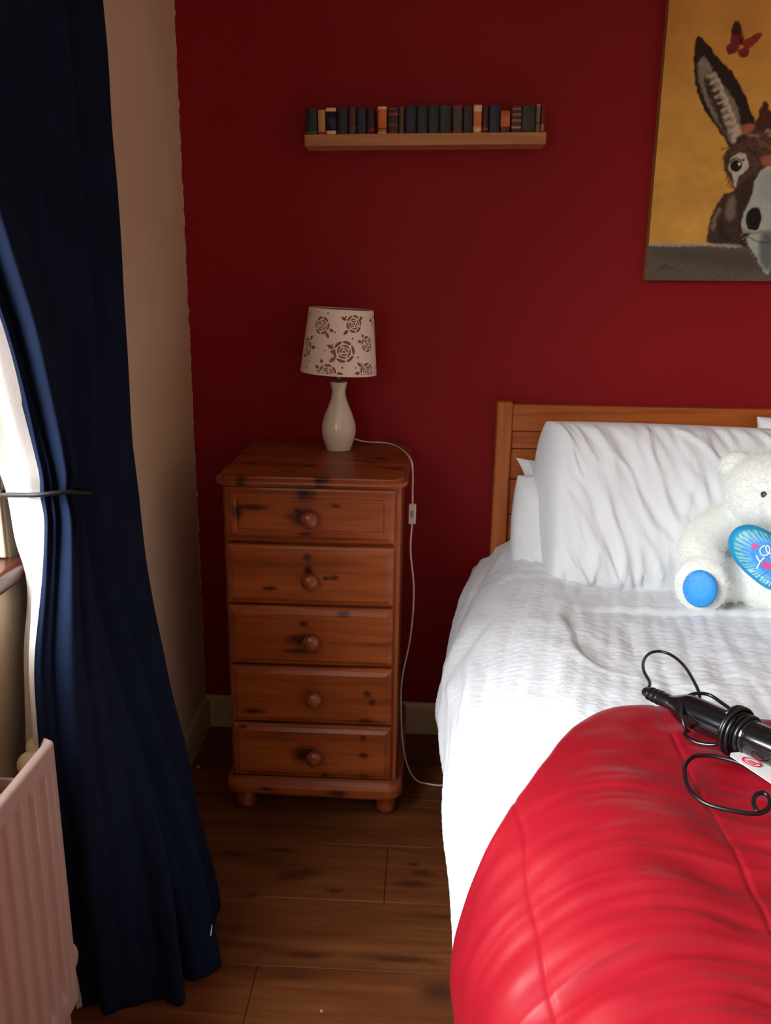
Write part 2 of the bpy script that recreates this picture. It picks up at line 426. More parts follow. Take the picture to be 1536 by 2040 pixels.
# ------------------------------------------------------------------ table lamp
LX, LY, LZ = -.232, -.132, .9186
lamp = empty('table_lamp', (LX, LY, LZ))
tag(lamp, 'small table lamp, white bottle-shaped ceramic base and rose cut-out shade, on pine chest', 'lamp')
CERAM = simple('glazed_white_ceramic', (240, 230, 210), .1, .02, 8, coat=.5)
prof = [(.0, .0), (.030, .0), (.0335, .004), (.039, .018), (.0445, .038), (.0462, .056), (.0440, .074), (.0375, .096), (.0285, .118), (.0212, .138), (.0184, .152), (.0192, .164), (.0222, .176), (.0238, .1815), (.0228, .183), (.019, .181), (.006, .180)]
lathe('base', [(max(a, 1e-4), b) for a, b in prof], CERAM, lamp, smoothn=4)
METAL = simple('brushed_nickel', (190, 178, 165), .3, .05, metal=.9)
lathe('stem', [(.0055, .180), (.0055, .214), (.004, .215)], METAL, lamp, seg=16)
lathe('bulb_holder', [(.004, .214), (.013, .215), (.014, .245), (.011, .25), (.0001, .25)], simple('white_bulb_holder', (225, 220, 212), .4), lamp, seg=20)
lathe('bulb', [(.0001, .246), (.011, .25), (.013, .262), (.021, .284), (.024, .302), (.018, .32), (.0001, .328)], simple('frosted_bulb', (235, 232, 225), .3), lamp, seg=24, smoothn=2)
# shade with cut-out roses (real holes)
SH0, SH1, RB, RT = .207, .372, .1010, .0840
nt, nh = 760, 216
def rose(S, H, cx, cy, R, rot, Z):
    dx, dy = S-cx, H-cy; r = np.hypot(dx, dy)/R; a = np.arctan2(dy, dx)+rot
    hole = r < .13
    for (r0, r1, n, off, gap) in ((.19, .40, 3, .3, .18), (.44, .68, 4, 1.0, .12), (.72, 1.08, 6, .2, .10)):
        f = ((a+off)/(2*PI)*n) % 1.0; m = np.abs(f-.5)*2
        rin = r0+(r1-r0)*(.15+.55*m**2); rout = r1*(1-.10*m**3)
        rin = np.where(m < .2, r0+(r1-r0)*.25, rin)
        hole |= (r > rin) & (r < rout) & (m < 1-gap)
    for la, lr, ll in Z:
        lx, ly = cx+math.cos(la)*R*lr, cy+math.sin(la)*R*lr
        du = (S-lx)*math.cos(la)+(H-ly)*math.sin(la); dv = -(S-lx)*math.sin(la)+(H-ly)*math.cos(la)
        q = du/(R*ll); hole |= (np.abs(q) < 1) & (np.abs(dv) < R*.20*(1-q**2)*(1-.25*q))
    return hole
th = (np.arange(nt)+.5)/nt*2*PI-PI; hh = (np.arange(nh)+.5)/nh*(SH1-SH0)
TH, HH = np.meshgrid(th, hh); SS = TH*.092
hole = np.zeros(TH.shape, bool); Ht = SH1-SH0
lv = lambda *a: list(a)
roses = [(-.47, .25, .0205, .4, [(-.9, 1.45, .42), (-.35, 1.5, .36)]), (.50, .20, .0205, 1.1, [(2.75, 1.55, .42), (3.9, 1.55, .42), (.6, 1.3, .26)]),
         (.22, .62, .0255, .1, [(2.85, 1.45, .40), (3.8, 1.4, .42), (3.2, 1.15, .2)]), (-1.05, .61, .0225, 2.0, [(.1, 1.45, .38), (.9, 1.5, .32)]),
         (.95, .50, .0185, .7, [(2.9, 1.45, .36), (2.2, 1.4, .3)]), (-.20, .955, .0205, .9, [(2.7, 1.5, .38), (2.1, 1.6, .3), (.0, 1.5, .4)]),
         (.93, .92, .0205, 1.7, [(2.5, 1.5, .44), (3.25, 1.5, .36)]), (-1.45, .17, .02, .2, [(.4, 1.5, .4)]), (1.5, .17, .02, 1.2, [(3.0, 1.5, .4)]), (-1.6, .93, .02, 1.2, [(.9, 1.5, .4)])]
for (a, f, R, rot, Z) in roses + [(a_+PI if a_ < 0 else a_-PI, f_, R_, r__, Z_) for (a_, f_, R_, r__, Z_) in roses]:
    Z = [(za, zr, zl) for za, zr, zl in Z]
    hole |= rose(SS, HH, a*.092, Ht*(1-f), R, rot, Z) & (np.abs(SS-a*.092) < .05)
for (a, f, rr) in [(-.05, .34, .002), (.45, .42, .0025), (-.30, .06, .0022), (.22, .03, .0016), (-.72, .05, .002), (-.62, .05, .0018), (.19, .86, .0026), (-.47, .94, .0026), (.55, .86, .002), (.62, .70, .0025), (-.25, .42, .0018), (.25, .1, .0022), (1.25, .21, .002), (-.85, .8, .002), (-.9, .9, .0022), (-1.2, .25, .002), (-1.25, .35, .0018), (.75, .80, .0018), (-.3, .62, .002), (1.3, .75, .002), (-.1, .52, .0016)]:
    for s in (0, PI, -PI): hole |= np.hypot(SS-(a+s)*.092, HH-Ht*(1-f)) < rr
hole[:7] = False; hole[-7:] = False
tv = np.arange(nt)/nt*2*PI-PI; hv = np.linspace(0, 1, nh+1)
TV, HV = np.meshgrid(tv, hv); RR = RB+(RT-RB)*HV
# theta 0 faces the room (towards -y), positive to the right
X, Y, Z = RR*np.sin(TV), -RR*np.cos(TV), SH0+(SH1-SH0)*HV
V = np.stack([X, Y, Z], -1).reshape(-1, 3)
idx = np.arange((nh+1)*nt).reshape(nh+1, nt); idx2 = np.concatenate([idx, idx[:, :1]], 1)
Q = np.stack([idx2[:-1, :-1], idx2[:-1, 1:], idx2[1:, 1:], idx2[1:, :-1]], -1).reshape(-1, 4)[~hole.ravel()]
me = bpy.data.meshes.new('shade'); me.vertices.add(len(V)); me.vertices.foreach_set('co', V.astype(np.float32).ravel())
me.loops.add(Q.size); me.loops.foreach_set('vertex_index', Q.astype(np.int32).ravel())
me.polygons.add(len(Q)); me.polygons.foreach_set('loop_start', (np.arange(len(Q))*4).astype(np.int32)); me.polygons.foreach_set('loop_total', np.full(len(Q), 4, np.int32))
me.update(calc_edges=True); me.polygons.foreach_set('use_smooth', np.ones(len(Q), bool))
SHADEM = simple('shade_card', (246, 230, 214), .6, .02, 10)
me.materials.append(SHADEM)
shade = bpy.data.objects.new('shade', me); COL.objects.link(shade); shade.parent = lamp
piv = Matrix.Translation((0, 0, .28)) @ Matrix.Rotation(math.radians(2.6), 4, 'Y') @ Matrix.Translation((.003, 0, -.28))
shade.matrix_local = piv
sm = shade.modifiers.new('thick', 'SOLIDIFY'); sm.thickness = .0012; sm.offset = -1
LINER = simple('shade_backing', (168, 112, 82), .8, .05, 10)
vs, fs = lathe_data([(RB-.004, SH0+.002), (RT-.004, SH1-.002)], 64)
ln = mesh_obj('shade_lining', vs, fs[:64], LINER, shade, True)
lathe('shade_ring', [(.012, SH1-.012), (.016, SH1-.012), (.016, SH1-.009), (.012, SH1-.009)], METAL, shade, seg=24)
# lamp cord with inline switch
CORDW = simple('white_cord_plastic', (225, 210, 202), .4, .03)
cp = [(-.188, -.118, .945), (-.172, -.095, .936), (-.148, -.055, .926), (-.120, -.038, .9225), (-.088, -.065, .9225), (-.060, -.135, .9225), (-.040, -.225, .9225), (-.031, -.262, .914), (-.028, -.275, .888), (-.027, -.30, .845),
      (-.0265, -.30, .80), (-.0265, -.30, .765), (-.029, -.30, .69), (-.018, -.30, .58), (-.024, -.30, .45), (-.045, -.30, .315), (-.043, -.30, .19), (-.034, -.295, .10), (-.018, -.28, .035), (.005, -.28, .004), (.035, -.292, .0035), (.075, -.295, .0035), (.115, -.26, .0035), (.16, -.20, .0035), (.26, -.12, .0035)]
cp = [(x-LX, y-LY, z-LZ) for x, y, z in cp]
tube('cord', cp, .0024, CORDW, lamp, 8, 8)
sw = box('switch', -.0265-.0095-LX, -.0265+.0095-LX, -.3055-LY, -.2925-LY, .762-LZ, .815-LZ, CORDW, lamp, .003, 2)
bm = bmesh.new(); add_box(bm, -.0265-.0035-LX, -.0265+.0035-LX, -.3085-LY, -.305-LY, .780-LZ, .798-LZ, .0012, 2)
bm_obj('rocker', bm, simple('grey_rocker', (150, 142, 136), .4), sw)
# ------------------------------------------------------------------ wall shelf and miniature books
SHELFM = wood('shelf_oak', (165, 108, 62), (188, 128, 76), (202, 146, 92), (2, 20, 20), .45, fine=.2)
ROT = math.atan2(.009, .602)
shelf = empty('wall_shelf', (-.3235, 0, 1.7025)); shelf.rotation_euler = (0, -ROT, 0)
tag(shelf, 'slim floating pale wood shelf on red wall holding a row of tiny books', 'shelf')
bm = bmesh.new(); add_box(bm, 0, .608, -.082, -.001, -.014, .014, .0015, 2); bm_obj('board', bm, SHELFM, shelf)
bm = bmesh.new(); add_box(bm, .02, .582, -.004, -.0005, -.010, .022, .001, 1); bm_obj('wall_bracket', bm, METAL, shelf)
# (px0, px1, height fraction, cover rgb, [(z0,z1,rgb) bands], label)
NAVY, TEAL, BLK, MAR, GRN, OLV = (22, 26, 46), (20, 34, 44), (16, 16, 18), (62, 16, 18), (16, 36, 24), (44, 44, 30)
TAN, CRM, ORG, GREY, PINK = (196, 142, 78), (232, 200, 146), (204, 112, 44), (132, 112, 96), (150, 60, 62)
BK = [(608, 632, .92, TEAL, [(.06, .1, GREY)], 'dark teal miniature book, leftmost on the wall shelf'),
 (633, 648, .87, TAN, [(0, .1, (150, 80, 40))], 'plain tan miniature book, second from the left on the shelf'),
 (649, 670, .94, CRM, [(.14, .86, NAVY)], 'cream miniature book with a dark navy label panel filling its spine'),
 (670.5, 694, .94, BLK, [], 'wide black miniature book right of the cream one with navy panel'),
 (695, 709.5, .95, (84, 40, 34), [(.2, .26, (110, 66, 50))], 'narrow brown-red miniature book between two dark books, left part of shelf'),
 (710, 730, .94, NAVY, [(.2, .32, (40, 42, 70))], 'dark navy miniature book right of the narrow brown-red one'),
 (730.5, 747, .9, (34, 12, 16), [(0, .28, (110, 24, 34))], 'blackish miniature book with a red foot, left of the small gap'),
 (753, 771.5, .97, ORG, [(.9, 1, CRM), (0, .07, CRM), (.16, .22, (140, 66, 30))], 'orange miniature book with cream head and foot bands'),
 (773, 794.5, .95, (52, 34, 26), [(.9, .96, PINK), (.68, .78, PINK), (.3, .38, PINK), (0, .07, (140, 60, 36))], 'dark brown miniature book with pinkish spine bands, right of the orange one'),
 (795.5, 806, .96, (78, 62, 42), [(.92, 1, (120, 44, 40)), (.03, .1, (150, 76, 40))], 'narrow olive-brown miniature book with rusty head and foot'),
 (807.5, 830, .99, (20, 26, 50), [], 'dark navy miniature book in the middle, left of the dark green set'),
 (830.5, 852.5, .98, GRN, [], 'first of the three dark green miniature books from the left'),
 (853, 875, .98, GRN, [], 'second of the three dark green miniature books from the left'),
 (875.5, 900, .98, (18, 40, 26), [], 'third of the three dark green miniature books from the left'),
 (901.5, 922, .99, (66, 58, 44), [(.9, 1, (130, 30, 40)), (0, .1, (150, 62, 30))], 'grey-brown miniature book with red head and foot bands'),
 (922.8, 942, .92, (44, 16, 22), [(.8, .83, (80, 30, 34))], 'dark maroon miniature book left of the cream and orange one'),
 (943, 960, .99, (214, 120, 50), [(.76, 1, CRM), (0, .24, CRM)], 'orange miniature book with broad cream ends, right half of the shelf'),
 (960.5, 973, .9, MAR, [(.1, .2, PINK)], 'narrow dark red miniature book right of the orange book with broad cream ends'),
 (973.5, 996, .99, (24, 28, 62), [], 'navy blue miniature book next to the short orange-topped one'),
 (996.5, 1016, .77, (96, 22, 24), [(.26, 1, ORG)], 'short miniature book, orange above and dark red at its foot'),
 (1018, 1038.5, .95, (78, 24, 26), [(.14, .24, (170, 130, 120)), (.40, .5, GREY), (.62, .72, (130, 110, 100)), (.84, .9, (150, 110, 104))], 'dark red miniature book with four pale grey spine bands'),
 (1039, 1066, .93, OLV, [(.04, .1, (80, 60, 44))], 'wide dark olive miniature book near the right end'),
 (1066.5, 1075.5, .99, (120, 98, 72), [(.9, 1, (170, 120, 100)), (.3, .36, (80, 60, 46))], 'narrow speckled tan miniature book near the right end'),
 (1076, 1084, .94, (110, 26, 30), [(.02, .32, (170, 110, 96))], 'narrow red miniature book with a pale foot, rightmost on the shelf')]
bm_cache = {}
def bmat(rgb):
    if rgb not in bm_cache: bm_cache[rgb] = simple('book_leather_%d' % len(bm_cache), rgb, .42, .1, 60)
    return bm_cache[rgb]
PAGES = simple('book_pages', (206, 188, 150), .8, .1, 120)
KX = .608/482.0
def spine_strip(x0, x1, z0, z1, out, dep, n=8):
    vs, fs = [], []; w_ = (x1-x0)
    for k in range(n+1):
        a = PI*k/n; xx = (x0+x1)/2-math.cos(a)*w_/2; yy = -math.sin(a)*.0042-out
        vs += [(xx, yy, z0), (xx, yy, z1)]
    for k in range(n): fs.append((2*k, 2*k+2, 2*k+3, 2*k+1))
    return vs, fs
for (a, b, hf, rgb, bands, lab) in BK:
    x0, x1 = (a-606)*KX, (b-606)*KX; wd = x1-x0-.0006; H = .0655*hf; dep = .048
    bk = empty('miniature_book', (0, 0, 0))
    base = Matrix.Translation((-.3235, 0, 1.7025)) @ Matrix.Rotation(-ROT, 4, 'Y')
    bk.matrix_world = base @ Matrix.Translation(((x0+x1)/2, -.0735+random.uniform(-.001, .002), .0142))
    tag(bk, lab, 'book', 'miniature books on the wall shelf')
    vs, fs = spine_strip(-wd/2, wd/2, 0, H, 0, dep); n = len(vs)//2
    # closed cover: spine round + two boards
    t_ = min(.0022, wd*.2)
    bm = bmesh.new()
    ring = [(vs[2*k][0], vs[2*k][1]) for k in range(n)] + [(wd/2, dep), (wd/2-t_, dep), (wd/2-t_, .003), (-wd/2+t_, .003), (-wd/2+t_, dep), (-wd/2, dep)]
    lo = [bm.verts.new((x, y, 0)) for x, y in ring]; hi = [bm.verts.new((x, y, H)) for x, y in ring]
    for k in range(len(ring)):
        k2 = (k+1) % len(ring); bm.faces.new((lo[k], lo[k2], hi[k2], hi[k]))
    bm.faces.new(hi); bm.faces.new(lo[::-1])
    bm_obj('cover', bm, bmat(rgb), bk)
    box('page_block', -wd/2+t_, wd/2-t_, .003, dep-.002, .001, H-.0022, PAGES, bk)
    for (f0, f1, c) in bands:
        v2, f2 = spine_strip(-wd/2*1.001, wd/2*1.001, H*f0+.0001, H*f1, .0005, dep)
        o = mesh_obj('spine_band', v2, f2, bmat(c), bk, True)
        so = o.modifiers.new('t', 'SOLIDIFY'); so.thickness = .0006; so.offset = 0
# ------------------------------------------------------------------ canvas painting of a donkey (flat print on a stretched canvas)
CX0, CZ0, CW, CHh, CD = .573, 1.3725, .70, .90, .034
canv = empty('canvas_painting', (CX0, -CD, CZ0)); canv.rotation_euler = (0, -math.radians(.35), 0)
tag(canv, 'unframed canvas painting of a brown donkey and a butterfly on ochre, on red wall', 'painting')
pxm = 1/345.5/2.455          # metres per zoom unit of the print's own layout grid (3.457 units per px)
nu, nv = 420, 540
U, V_ = np.meshgrid(np.linspace(0, CW, nu), np.linspace(0, CHh, nv))
GX = 92 + (U)*2960.0 + (V_)*0; GY = 1925 - V_*2960.0     # layout grid units
GX = np.where(True, GX, GX)
MXC = 1040.0
GXm = np.where(GX > MXC, 2*MXC-GX, GX)      # the head is symmetric about its nose line
wx = noise2(GX/38, GY/38, 3)*8+noise2(GX/15, GY/15, 5)*2.5; wy = noise2(GX/38, GY/38, 8)*8+noise2(GX/15, GY/15, 9)*2.5
def srgb(c): return np.array(lin(c))
img = np.zeros(U.shape+(3,)); img[:] = srgb((206, 152, 66))
n = noise2(GX/260, GY/200, 1)+.5*noise2(GX/90, GY/60, 2)
img *= (1+.16*n)[..., None]
tint = sst(900, 0, GY)[..., None]; img = img*(1-tint*.34)+srgb((188, 108, 44))*tint*.34
def poly_sd(P, X, Y):
    d = np.full(X.shape, 1e9); ins = np.zeros(X.shape, bool); N = len(P)
    for i in range(N):
        ax, ay = P[i]; bx, by = P[(i+1) % N]
        ex, ey = bx-ax, by-ay; tt = np.clip(((X-ax)*ex+(Y-ay)*ey)/(ex*ex+ey*ey+1e-9), 0, 1)
        d = np.minimum(d, (X-ax-tt*ex)**2+(Y-ay-tt*ey)**2)
        c = ((ay > Y) != (by > Y)) & (X < (bx-ax)*(Y-ay)/(by-ay+1e-9)+ax); ins ^= c
    d = np.sqrt(d); return np.where(ins, -d, d)
def smoothp(P, n_=5): return [(q.x, q.y) for q in catmull([(a, b, 0) for a, b in P], n_, True)]
def paint(P, c, soft=9, X=None, wob=1.0, op=1.0, tex=0, sm=True):
    global img
    X = GXm if X is None else X
    d = poly_sd(smoothp(P) if sm else P, X+wx*wob, GY+wy*wob)
    a = (sst(soft, -soft, d)*op)[..., None]
    cc = srgb(c)[None, None]*(1+tex*(noise2(GX/16, GY/34, 11)+.6*noise2(GX/7, GY/15, 12))[..., None]) if tex else srgb(c)
    img = img*(1-a)+cc*a
def stroke(P, w_, c, soft=6, X=None, op=1.0, wob=1.0):
    global img
    X = GXm if X is None else X
    d = np.full(X.shape, 1e9); xx, yy_ = X+wx*wob, GY+wy*wob
    for (ax, ay), (bx, by) in zip(P[:-1], P[1:]):
        ex, ey = bx-ax, by-ay; tt = np.clip(((xx-ax)*ex+(yy_-ay)*ey)/(ex*ex+ey*ey+1e-9), 0, 1)
        d = np.minimum(d, (xx-ax-tt*ex)**2+(yy_-ay-tt*ey)**2)
    d = np.sqrt(d)-w_; a = (sst(soft, -soft, d)*op)[..., None]; img = img*(1-a)+srgb(c)*a
# fence board at the foot
paint([(0, 1655), (2600, 1655), (2600, 2100), (0, 2100)], (92, 82, 70), 10, GX, .6, 1, .22, False)
stroke([(0, 1655), (300, 1662), (520, 1655), (760, 1668), (2600, 1668)], 11, (176, 168, 150), 10, GX, .8)
paint([(120, 1700), (600, 1690), (900, 1720), (950, 1840), (700, 1830), (350, 1780)], (66, 56, 48), 60, GX, 2, .6)
# cheek and chest
paint([(690, 1270), (600, 1330), (550, 1440), (533, 1560), (545, 1645), (760, 1655), (1040, 1660), (1040, 1300)], (62, 46, 36), 10, None, 1, 1, .35)
paint([(700, 1290), (660, 1340), (650, 1420), (690, 1480), (740, 1420), (730, 1320)], (128, 110, 92), 22, None, 1, .8)
stroke([(600, 1400), (575, 1470), (568, 1540)], 12, (140, 118, 98), 16, None, .8)
stroke([(620, 1500), (640, 1580), (700, 1620)], 18, (34, 26, 22), 22, None, .8)
# ears
paint([(322, 205), (302, 280), (312, 420), (345, 560), (410, 690), (500, 800), (590, 905), (640, 960), (720, 900), (800, 800), (760, 720), (700, 600), (600, 460), (500, 370), (400, 270)], (38, 24, 18), 7, None, 1, 1, .4)
paint([(345, 370), (390, 350), (470, 470), (560, 560), (640, 660), (690, 790), (680, 890), (640, 930), (560, 840), (480, 740), (400, 610), (350, 490)], (128, 114, 98), 12, None, 1, 1, .3)
paint([(400, 470), (470, 540), (540, 640), (560, 760), (610, 900), (540, 800), (480, 680), (420, 580)], (48, 36, 26), 14, None, 1.6, .95)
for k in range(9):
    x_, y__ = 440+k*25, 470+k*46
    stroke([(x_-20, y__+6), (x_+22, y__-10), (x_+60, y__+30)], 11, (196, 180, 156), 12, None, .75, 1.5)
paint([(640, 830), (690, 820), (690, 900), (645, 935)], (188, 168, 146), 14, None, 1, .9)
stroke([(350, 400), (365, 380), (430, 420)], 14, (150, 140, 122), 16, None, .7)
# head
paint([(640, 945), (600, 1000), (598, 1090), (650, 1180), (695, 1260), (720, 1340), (735, 1480), (745, 1600), (850, 1680), (1040, 1690), (1040, 640), (960, 730), (900, 720), (860, 650), (835, 660), (815, 760), (730, 840)], (82, 56, 40), 12, None, 1.6, 1, .5)
paint([(700, 1260), (720, 1340), (735, 1500), (760, 1650), (900, 1690), (1040, 1700), (1040, 1250), (830, 1150)], (46, 32, 26), 30, None, 1, .85, .3)
paint([(860, 655), (835, 670), (815, 790), (880, 850), (930, 760)], (70, 34, 24), 12, None, 2, .9, .4)
for (a, b, c_, d_, col) in ((760, 870, 830, 890, (150, 120, 96)), (820, 830, 900, 800, (56, 40, 30)), (840, 920, 930, 960, (120, 84, 60)), (900, 850, 960, 900, (160, 140, 116)), (760, 980, 840, 1010, (52, 34, 26)), (930, 760, 1010, 740, (40, 28, 22)), (690, 920, 740, 880, (38, 26, 20)), (950, 980, 1030, 960, (146, 128, 106))):
    stroke([(a, b), (c_, d_)], 14, col, 14, None, .75, 2)
paint([(690, 820), (770, 795), (790, 830), (720, 870)], (178, 100, 62), 14, None, 1, .8)
paint([(880, 1030), (950, 1010), (1000, 1050), (930, 1090), (880, 1070)], (172, 96, 62), 16, None, 1, .8)
for k in range(14):
    yy0 = 955+k*20
    stroke([(620+k*4, yy0), (575+k*5+((k*37) % 23), yy0+24+((k*13) % 15))], 3.5, (58, 34, 22), 4, None, .9)
# eye
paint([(640, 1060), (680, 1010), (745, 1005), (785, 1090), (760, 1130), (715, 1170), (712, 1240), (690, 1220), (672, 1150), (640, 1110)], (190, 180, 162), 9, None, 1, 1, .12)
paint([(650, 1075), (690, 1048), (735, 1070), (728, 1112), (690, 1130), (655, 1110)], (18, 14, 14), 6, None, .5)
stroke([(712, 1074), (716, 1080)], 8, (226, 222, 214), 5, None, 1, 0)
stroke([(635, 1070), (690, 1035), (745, 1050)], 6, (40, 28, 22), 6, None, .9)
# muzzle
paint([(1040, 1070), (940, 1090), (880, 1120), (842, 1200), (832, 1300), (798, 1390), (780, 1480), (792, 1560), (850, 1575), (832, 1610), (862, 1680), (920, 1740), (950, 1800), (1040, 1830)], (168, 172, 158), 9, None, 1, 1, .12)
paint([(1040, 1120), (930, 1140), (880, 1230), (900, 1320), (1040, 1350)], (146, 156, 146), 40, None, 1, .7)
paint([(812, 1430), (850, 1385), (905, 1400), (925, 1480), (900, 1545), (840, 1540), (810, 1490)], (20, 17, 17), 8, None, .6)
stroke([(800, 1545), (860, 1575), (940, 1560), (1000, 1620)], 10, (120, 122, 114), 12, None, .8)
paint([(940, 1580), (1040, 1560), (1040, 1830), (960, 1800), (930, 1690)], (58, 62, 66), 30, None, 1, .75)
for k in range(7): stroke([(802+k*19, 1572+k*26+(k*7) % 11), (782+k*19+(k*5) % 9, 1588+k*26)], 2, (180, 182, 170), 6, None, .6)
stroke([(850, 1600), (900, 1625), (960, 1640), (1040, 1632)], 5, (52, 54, 56), 8, None, .8)
# butterfly
BR = (120, 34, 26)
paint([(570, 118), (605, 120), (640, 195), (655, 250), (600, 275), (556, 265), (556, 190)], BR, 6, GX, .7, 1, .3)
paint([(570, 118), (605, 120), (632, 180), (600, 200), (562, 190)], (38, 20, 18), 14, GX, .7, .9)
paint([(530, 292), (548, 262), (620, 272), (606, 315), (552, 326)], BR, 6, GX, .7, 1, .3)
paint([(650, 250), (715, 200), (775, 190), (762, 230), (706, 285), (660, 292)], (136, 48, 28), 6, GX, .7, 1, .3)
paint([(622, 300), (694, 288), (692, 338), (655, 357), (626, 335)], BR, 6, GX, .7, 1, .3)
stroke([(600, 190), (650, 270)], 5, (30, 16, 14), 5, GX, .9)
for q in ((590, 160), (585, 215), (620, 230), (720, 220), (700, 250), (650, 330), (570, 300)): stroke([q, (q[0]+8, q[1]+6)], 4, (44, 20, 16), 5, GX, .8)
# painter's scrawl, lower left
stroke([(185, 1840), (205, 1815), (210, 1842), (236, 1800), (240, 1840), (262, 1818), (268, 1842), (300, 1826)], 3.2, (34, 28, 26), 4, GX, .85, .3)
img = np.clip(img, .002, 1)
cface = grid_obj('canvas_face', U, np.zeros_like(U)-.0006, V_, None, canv)
ca = cface.data.color_attributes.new('paint', 'FLOAT_COLOR', 'POINT')
ca.data.foreach_set('color', np.concatenate([img, np.ones(U.shape+(1,))], -1).astype(np.float32).ravel())
t = NT('canvas_print'); at = t.new('ShaderNodeAttribute'); at.attribute_name = 'paint'
t.color(at.outputs[0]); t.set(rough=.6, spec=.25); t.bump(t.noise(t.coord('Object'), 500, 2), .15, .001)
cface.data.materials.append(t.m)
bm = bmesh.new(); add_box(bm, 0, CW, 0, CD-.001, 0, CHh, .002, 1)
bm_obj('stretcher_frame', bm, simple('canvas_edge', (150, 104, 48), .7, .1, 20), canv)
# ------------------------------------------------------------------ bed
BC = .95
bed = empty('bed', (BC, -1.05, 0)); BO = (BC, -1.05)
tag(bed, 'wooden bed with an orange pine slatted headboard against the red wall', 'bed')
HBV = wood('headboard_upright', (140, 68, 24), (178, 96, 36), (198, 116, 50), (26, 26, 1.6), .35, fine=.25)
HBH = wood('headboard_rail', (136, 62, 24), (172, 88, 34), (190, 104, 44), (1.6, 26, 26), .35, fine=.25)
def bb(name, x0, x1, y0, y1, z0, z1, m, bev=.003): return box(name, x0-BO[0], x1-BO[0], y0-BO[1], y1-BO[1], z0, z1, m, bed, bev, 2)
bb('post', .196, .240, -.062, -.018, 0, 1.047, HBV, .005); bb('post', 1.66, 1.704, -.062, -.018, 0, 1.047, HBV, .005)
bb('top_rail', .240, 1.66, -.058, -.022, .966, 1.040, HBH, .004)
for (z0, z1) in ((.9155, .9645), (.8285, .9135), (.7265, .8265), (.63, .7245), (.53, .628)):
    bb('headboard_plank', .240, 1.66, -.046, -.026, z0, z1, HBH, .003)
bb('side_rail', .238, .262, -2.04, -.062, .24, .36, HBH); bb('side_rail', 1.638, 1.662, -2.04, -.062, .24, .36, HBH)
bb('foot_rail', .24, 1.66, -2.064, -2.04, .24, .36, HBH)
for (x, y) in ((.24, -2.06), (1.62, -2.06)): bb('leg', x, x+.05, y, y+.05, 0, .24, HBV)
mt = box('mattress', .27, 1.63, -2.02, -.07, .30, .555, simple('mattress_ticking', (225, 222, 214), .8, .02), None, .03, 3)
tag(mt, 'white mattress hidden beneath the duvet on the wooden bed', 'mattress')
# --- duvet cross-sections: (x, z) from the middle of the bed over its left edge, for stations along y
ST = [(-2.10, [(.95, .60), (.50, .60), (.27, .612), (.135, .55), (.085, .43), (.10, .28), (.13, .09)]),
      (-1.5, [(.95, .60), (.50, .60), (.27, .612), (.130, .55), (.076, .43), (.10, .28), (.14, .07)]),
      (-1.0, [(.95, .60), (.50, .60), (.27, .615), (.122, .56), (.064, .44), (.105, .28), (.15, .07)]),
      (-.7, [(.95, .598), (.50, .598), (.28, .618), (.118, .565), (.054, .45), (.098, .28), (.155, .07)]),
      (-.4, [(.95, .598), (.50, .598), (.30, .620), (.150, .575), (.083, .46), (.105, .31), (.155, .09)]),
      (-.2, [(.95, .60), (.50, .605), (.33, .635), (.190, .595), (.125, .50), (.130, .35), (.155, .10)]),
      (-.066, [(.95, .605), (.50, .62), (.33, .665), (.225, .635), (.170, .55), (.160, .38), (.17, .12)])]
def section(y, ns):
    """(len(y), ns) arrays of x and z; parameter u in [0, 6] along the control polygon"""
    C = lerp_st(ST, y).reshape(len(y), 7, 2)
    u = np.linspace(0, 1, ns)
    u = 6*u
    k = np.minimum(u.astype(int), 5); tt = u-k
    g = lambda i: C[:, np.clip(i, 0, 6)]
    a, b, c, d = g(k-1), g(k), g(k+1), g(k+2); tt = tt[None, :, None]
    q = .5*(2*b+(c-a)*tt+(2*a-5*b+4*c-d)*tt**2+(3*b-a-3*c+d)*tt**3)
    return u, q[..., 0], q[..., 1]
def resample(u, X, Z):
    """same curve, even spacing by mean arc length"""
    L_ = np.concatenate([[0], np.cumsum(np.hypot(np.diff(X.mean(0)), np.diff(Z.mean(0))))])
    s = np.linspace(0, L_[-1], len(u)); un = np.interp(s, L_, u)
    f = lambda A: np.stack([np.interp(un, u, r) for r in A])
    return un, s, f(X), f(Z)
def normals(X, Y, Z):
    P = np.stack([X, Y, Z], -1); a = np.gradient(P, axis=0); b = np.gradient(P, axis=1)
    n_ = np.cross(a, b); n_ /= np.linalg.norm(n_, axis=-1, keepdims=True)+1e-12; return n_
def smooth_rows(A, k=9):
    ker = np.hanning(k+2)[1:-1]; ker /= ker.sum(); pad = np.pad(A, ((k//2, k//2), (0, 0)), 'edge')
    return sum(ker[i]*pad[i:i+A.shape[0]] for i in range(k))
NY, NS = 400, 420
yv = np.linspace(-2.09, -.066, NY)
u0, Xs, Zs = section(yv, NS); un, sv, Xs, Zs = resample(u0, Xs, Zs); Xs = smooth_rows(Xs, 41); Zs = smooth_rows(Zs, 41)
Ys = np.repeat(yv[:, None], NS, 1); Sg = np.repeat(sv[None], NY, 0); Ug = np.repeat(un[None], NY, 0)
N_ = normals(Xs, Ys, Zs); sgn = np.sign(N_[NY//2, 10, 2]); N_ *= sgn
side = sst(1.6, 3.2, Ug)
n1 = noise2(Sg*16+Ys*2.2+.6*noise2(Sg*6, Ys*5, 21), Ys*2.6, 22); n2 = noise2(Sg*34+Ys*6, Ys*6, 23); n3 = noise2(Xs*55, Ys*160, 24)
rid = 1-np.abs(noise2(Sg*11+Ys*3.0, Ys*2.0, 27))*2
